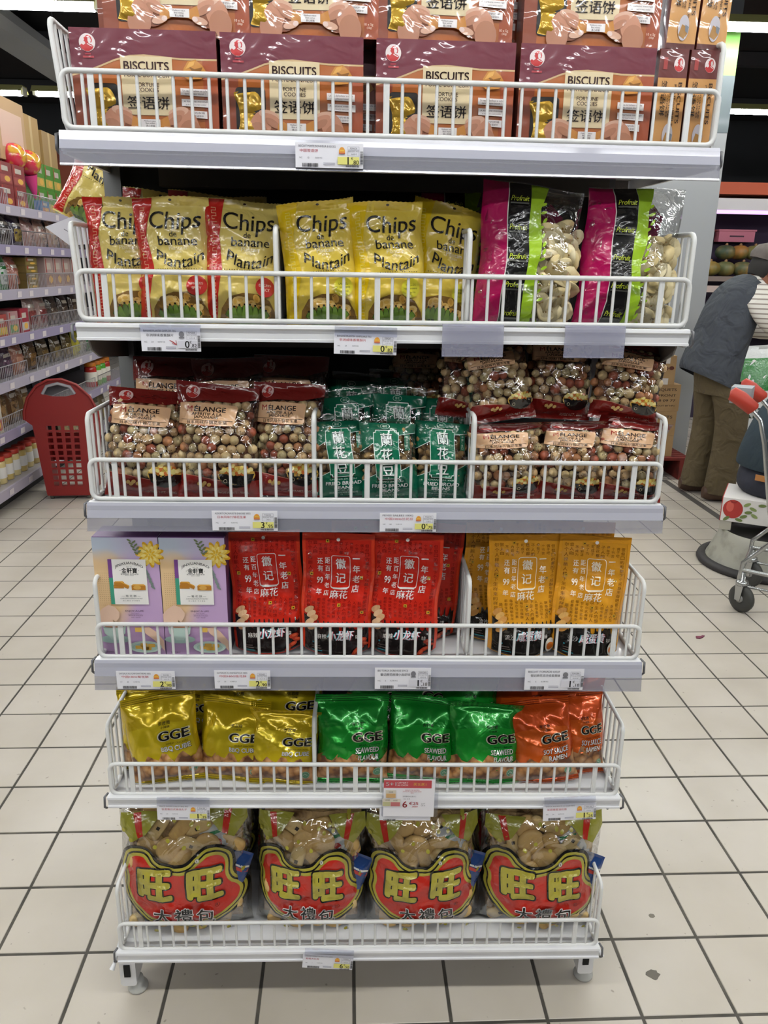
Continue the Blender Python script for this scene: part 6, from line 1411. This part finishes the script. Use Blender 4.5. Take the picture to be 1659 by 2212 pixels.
hd = head_parts(man, (.275, -.01, 1.505), -6, 24, 1.12, SK1, HR)
capm = mat('#6a625e', .85, mix=('#5c5450', 20., .4, .7)); m = MB()
loft(m, [((-.01, 0, .032), (.112, 0, .01), (0, .095, 0)), ((-.01, 0, .06), (.12, 0, .01), (0, .102, 0)), ((-.005, 0, .095), (.11, 0, 0), (0, .095, 0)), ((0, 0, .122), (.075, 0, 0), (0, .065, 0)), ((0, 0, .13), (.02, 0, 0), (0, .02, 0))], capm, 18); m.build('cap', hd); m = MB(); loft(m, [((.09, 0, .045), (.01, 0, 0), (0, .075, 0)), ((.13, 0, .04), (.012, 0, -.004), (0, .068, 0)), ((.165, 0, .03), (.006, 0, -.004), (0, .04, 0))], capm, 12); m.build('cap_peak', hd)
# person sitting on the fruit crate, back to the camera
sit = thing('person', 'person in dark teal jacket and jeans sitting hunched on the fruit crate', 'person', T(2.06, 2.47, .369) @ RZ(-52))
V = [Vector(p) for p in ((0, 0, .1), (.02, .05, .28), (.06, .12, .46), (.1, .18, .58), (.14, .27, .64), (.17, .34, .66))]; E = [(i, i + 1) for i in range(5)]; Rr = [.10, .09, .09, .07, .05, .055]
limb([(-.12, .1, .08), (-.18, .46, .12), (-.17, .50, -.22), (-.17, .6, -.31)], [.07, .05, .04, .03], 0); limb([(.12, .1, .08), (.18, .46, .12), (.18, .50, -.22), (.18, .6, -.31)], [.07, .05, .04, .03], 0)
limb([(-.12, .18, .54), (-.22, .34, .32), (-.1, .56, .26)], [.045, .036, .028], 3); hand_chain(V, E, Rr, V[-1], (.4, 1, -.2), (1, -.3, 0), (0, 0, 1)); limb([(.30, .2, .54), (.36, .36, .32), (.22, .56, .26)], [.045, .036, .028], 3); hand_chain(V, E, Rr, V[-1], (-.4, 1, -.2), (-1, -.3, 0), (0, 0, 1))
skin_body('body', V, E, Rr, SK2, sit)
jk = mat('#1c2a33', .85, 0, 0, (10., .5, .02), mix=('#24333f', 4., .4, .65)); jn = mat('#20222e', .85, 0, 0, (16., .3, .01), mix=('#2a2c3a', 10., .4, .7))
m = MB(); loft(m, [((.0, .0, .155), (.245, 0, 0), (0, .165, .02)), ((-.0, .005, .18), (.25, 0, 0), (0, .17, .02)), ((.005, .03, .30), (.24, 0, 0), (0, .17, .05)), ((.03, .08, .43), (.235, 0, 0), (0, .165, .07)), ((.06, .14, .53), (.22, 0, .0), (0, .14, .08)), ((.09, .2, .60), (.16, 0, 0), (0, .09, .07)), ((.11, .23, .62), (.07, 0, 0), (0, .06, .04))], jk, 20, False); sub(m.build('jacket', sit), 1)
for sg, x in ((-1, -.14), (1, .32)):
    m = MB(); loft(m, [((x * .9, .17, .56), (.07, 0, 0), (0, .05, .05)), ((x - .02 * -sg * -1, .26, .44), (.075, 0, 0), (0, .05, .06)), ((x + sg * .05, .35, .33), (.07, 0, 0), (0, .05, .05)), ((x - sg * .04, .46, .29), (.055, 0, .0), (0, .02, .05)), ((x - sg * .10, .54, .265), (.04, 0, 0), (0, .02, .04))], jk, 14); sub(m.build('jacket_sleeve', sit), 1)
m = MB(); loft(m, [((0, .02, .0), (.2, 0, 0), (0, .17, 0)), ((0, .02, .03), (.238, 0, 0), (0, .2, 0)), ((0, .02, .1), (.232, 0, 0), (0, .185, 0)), ((0, .015, .15), (.215, 0, 0), (0, .155, .01))], jn, 20); sub(m.build('jeans', sit), 1)
for sg in (-1, 1): m = MB(); loft(m, [((sg * .11, .06, .08), (.1, 0, 0), (0, 0, .085)), ((sg * .17, .42, .12), (.085, 0, 0), (0, .02, .085)), ((sg * .18, .49, .06), (.08, 0, 0), (0, .07, .04)), ((sg * .175, .5, -.24), (.07, 0, 0), (0, .07, 0))], jn, 14); sub(m.build('jeans_leg', sit), 1); m = MB(); loft(m, [((sg * .175, .44, -.3), (.03, 0, 0), (0, 0, .035)), ((sg * .175, .5, -.3), (.045, 0, 0), (0, 0, .045)), ((sg * .175, .62, -.315), (.05, 0, 0), (0, 0, .03)), ((sg * .175, .7, -.325), (.03, 0, 0), (0, 0, .02))], shm, 12); m.build('shoe', sit)
MB().tube([(-.21, -.02, .155), (-.12, -.125, .15), (0, -.155, .148), (.12, -.125, .15), (.21, -.02, .155)], .014, mat('#4a3a30', .6), 6).build('belt', sit)
MB().box(-.055, .03, -.186, -.18, .095, .125, mat('#a8703a', .6)).build('leather_patch', sit)
head_parts(sit, (.2, .4, .70), 75, 25, 1., SK2, HR)

# ------------------------------------------------------------------ shopping cart at the right edge
CRM = mat('#b4b6b6', .25, .9); GRP = mat('#a8301f', .5)
ct = thing('shopping_cart', 'metal shopping cart with red hand grips at the right edge', 'shopping cart', T(1.5, 1.86, 0) @ RZ(-33))
def tb(nm, pts, r, mt=CRM, n=8): return MB().tube(pts, r, mt, n).build(nm, ct)
for y, dx in ((0, 0), (.36, 0)):
    tb('side_tube', [(.01, y, .93), (.06, y, .88), (.09, y, .78), (.15, y, .50), (.19, y, .36), (.12, y, .28), (.08, y, .235), (.075, y, .15)], .010)
    g = MB(); g.tube([(-.075, y, .985), (-.068, y, .985), (-.03, y, .965), (.025, y, .925), (.03, y, .92)], [.012, .03, .033, .030, .02], GRP, 12); g.build('hand_grip', ct)
    tb('base_rail', [(.08, y, .2), (.5, y, .19), (.95, y, .17)], .010); tb('lower_rail', [(.09, y, .125), (.6, y, .12)], .006)
    tb('basket_rail', [(.1, y, .80), (.5, y, .80), (.98, y, .79)], .009); tb('basket_rail', [(.15, y, .48), (.5, y, .46), (.9, y, .45)], .006)
    for k in range(12): tb('basket_wire', [(.12 + .07 * k, y, .80), (.17 + .062 * k, y, .46)], .003, CRM, 5)
tb('handle_bar', [(-.04, 0, .97), (-.04, .36, .97)], .011, mat('#d8c8a8', .4))
MB().box(-.085, -.0, .09, .2, .93, 1.0, mat('#8d9298', .5)).build('coin_lock', ct)
for x in (.16, .5, .9): tb('cross_tube', [(x, 0, .46), (x, .36, .46)], .005)
tb('cross_tube', [(.08, 0, .2), (.08, .36, .2)], .009); tb('cross_tube', [(.19, 0, .36), (.19, .36, .36)], .006); tb('cross_tube', [(.95, 0, .17), (.95, .36, .17)], .009)
for x, y in ((.085, 0), (.085, .36), (.9, 0), (.9, .36)):
    w = MB().lathe([(.02, -.014), (.045, -.016), (.062, -.012), (.0655, 0), (.062, .012), (.045, .016), (.02, .014)], mat('#3a3a38', .6), 24).build('wheel', ct, T(x + .012, y, .0655) @ RZ(-35) @ RX(90))
    MB().lathe([(0, -.018), (.018, -.018), (.018, .018), (0, .018)], mat('#9a9a98', .4, .5), 12).build('hub', w)
    for sg_ in (-1, 1): MB().prism([(-.014, .0), (.014, 0), (.022, .075), (-.02, .075)], 'y', -.002, .002, CRM).build('fork', ct, T(x + .008, y, .058) @ RZ(-35) @ T(0, sg_ * .021, 0))
    MB().lathe([(0, .128), (.026, .128), (.028, .138), (.026, .15), (.012, .152), (.011, .19), (0, .19)], CRM, 14).build('swivel', ct, T(x + .005, y, 0))

bpy.data.scenes.remove(TSC); bpy.data.objects.remove(_to); bpy.data.curves.remove(_tc)
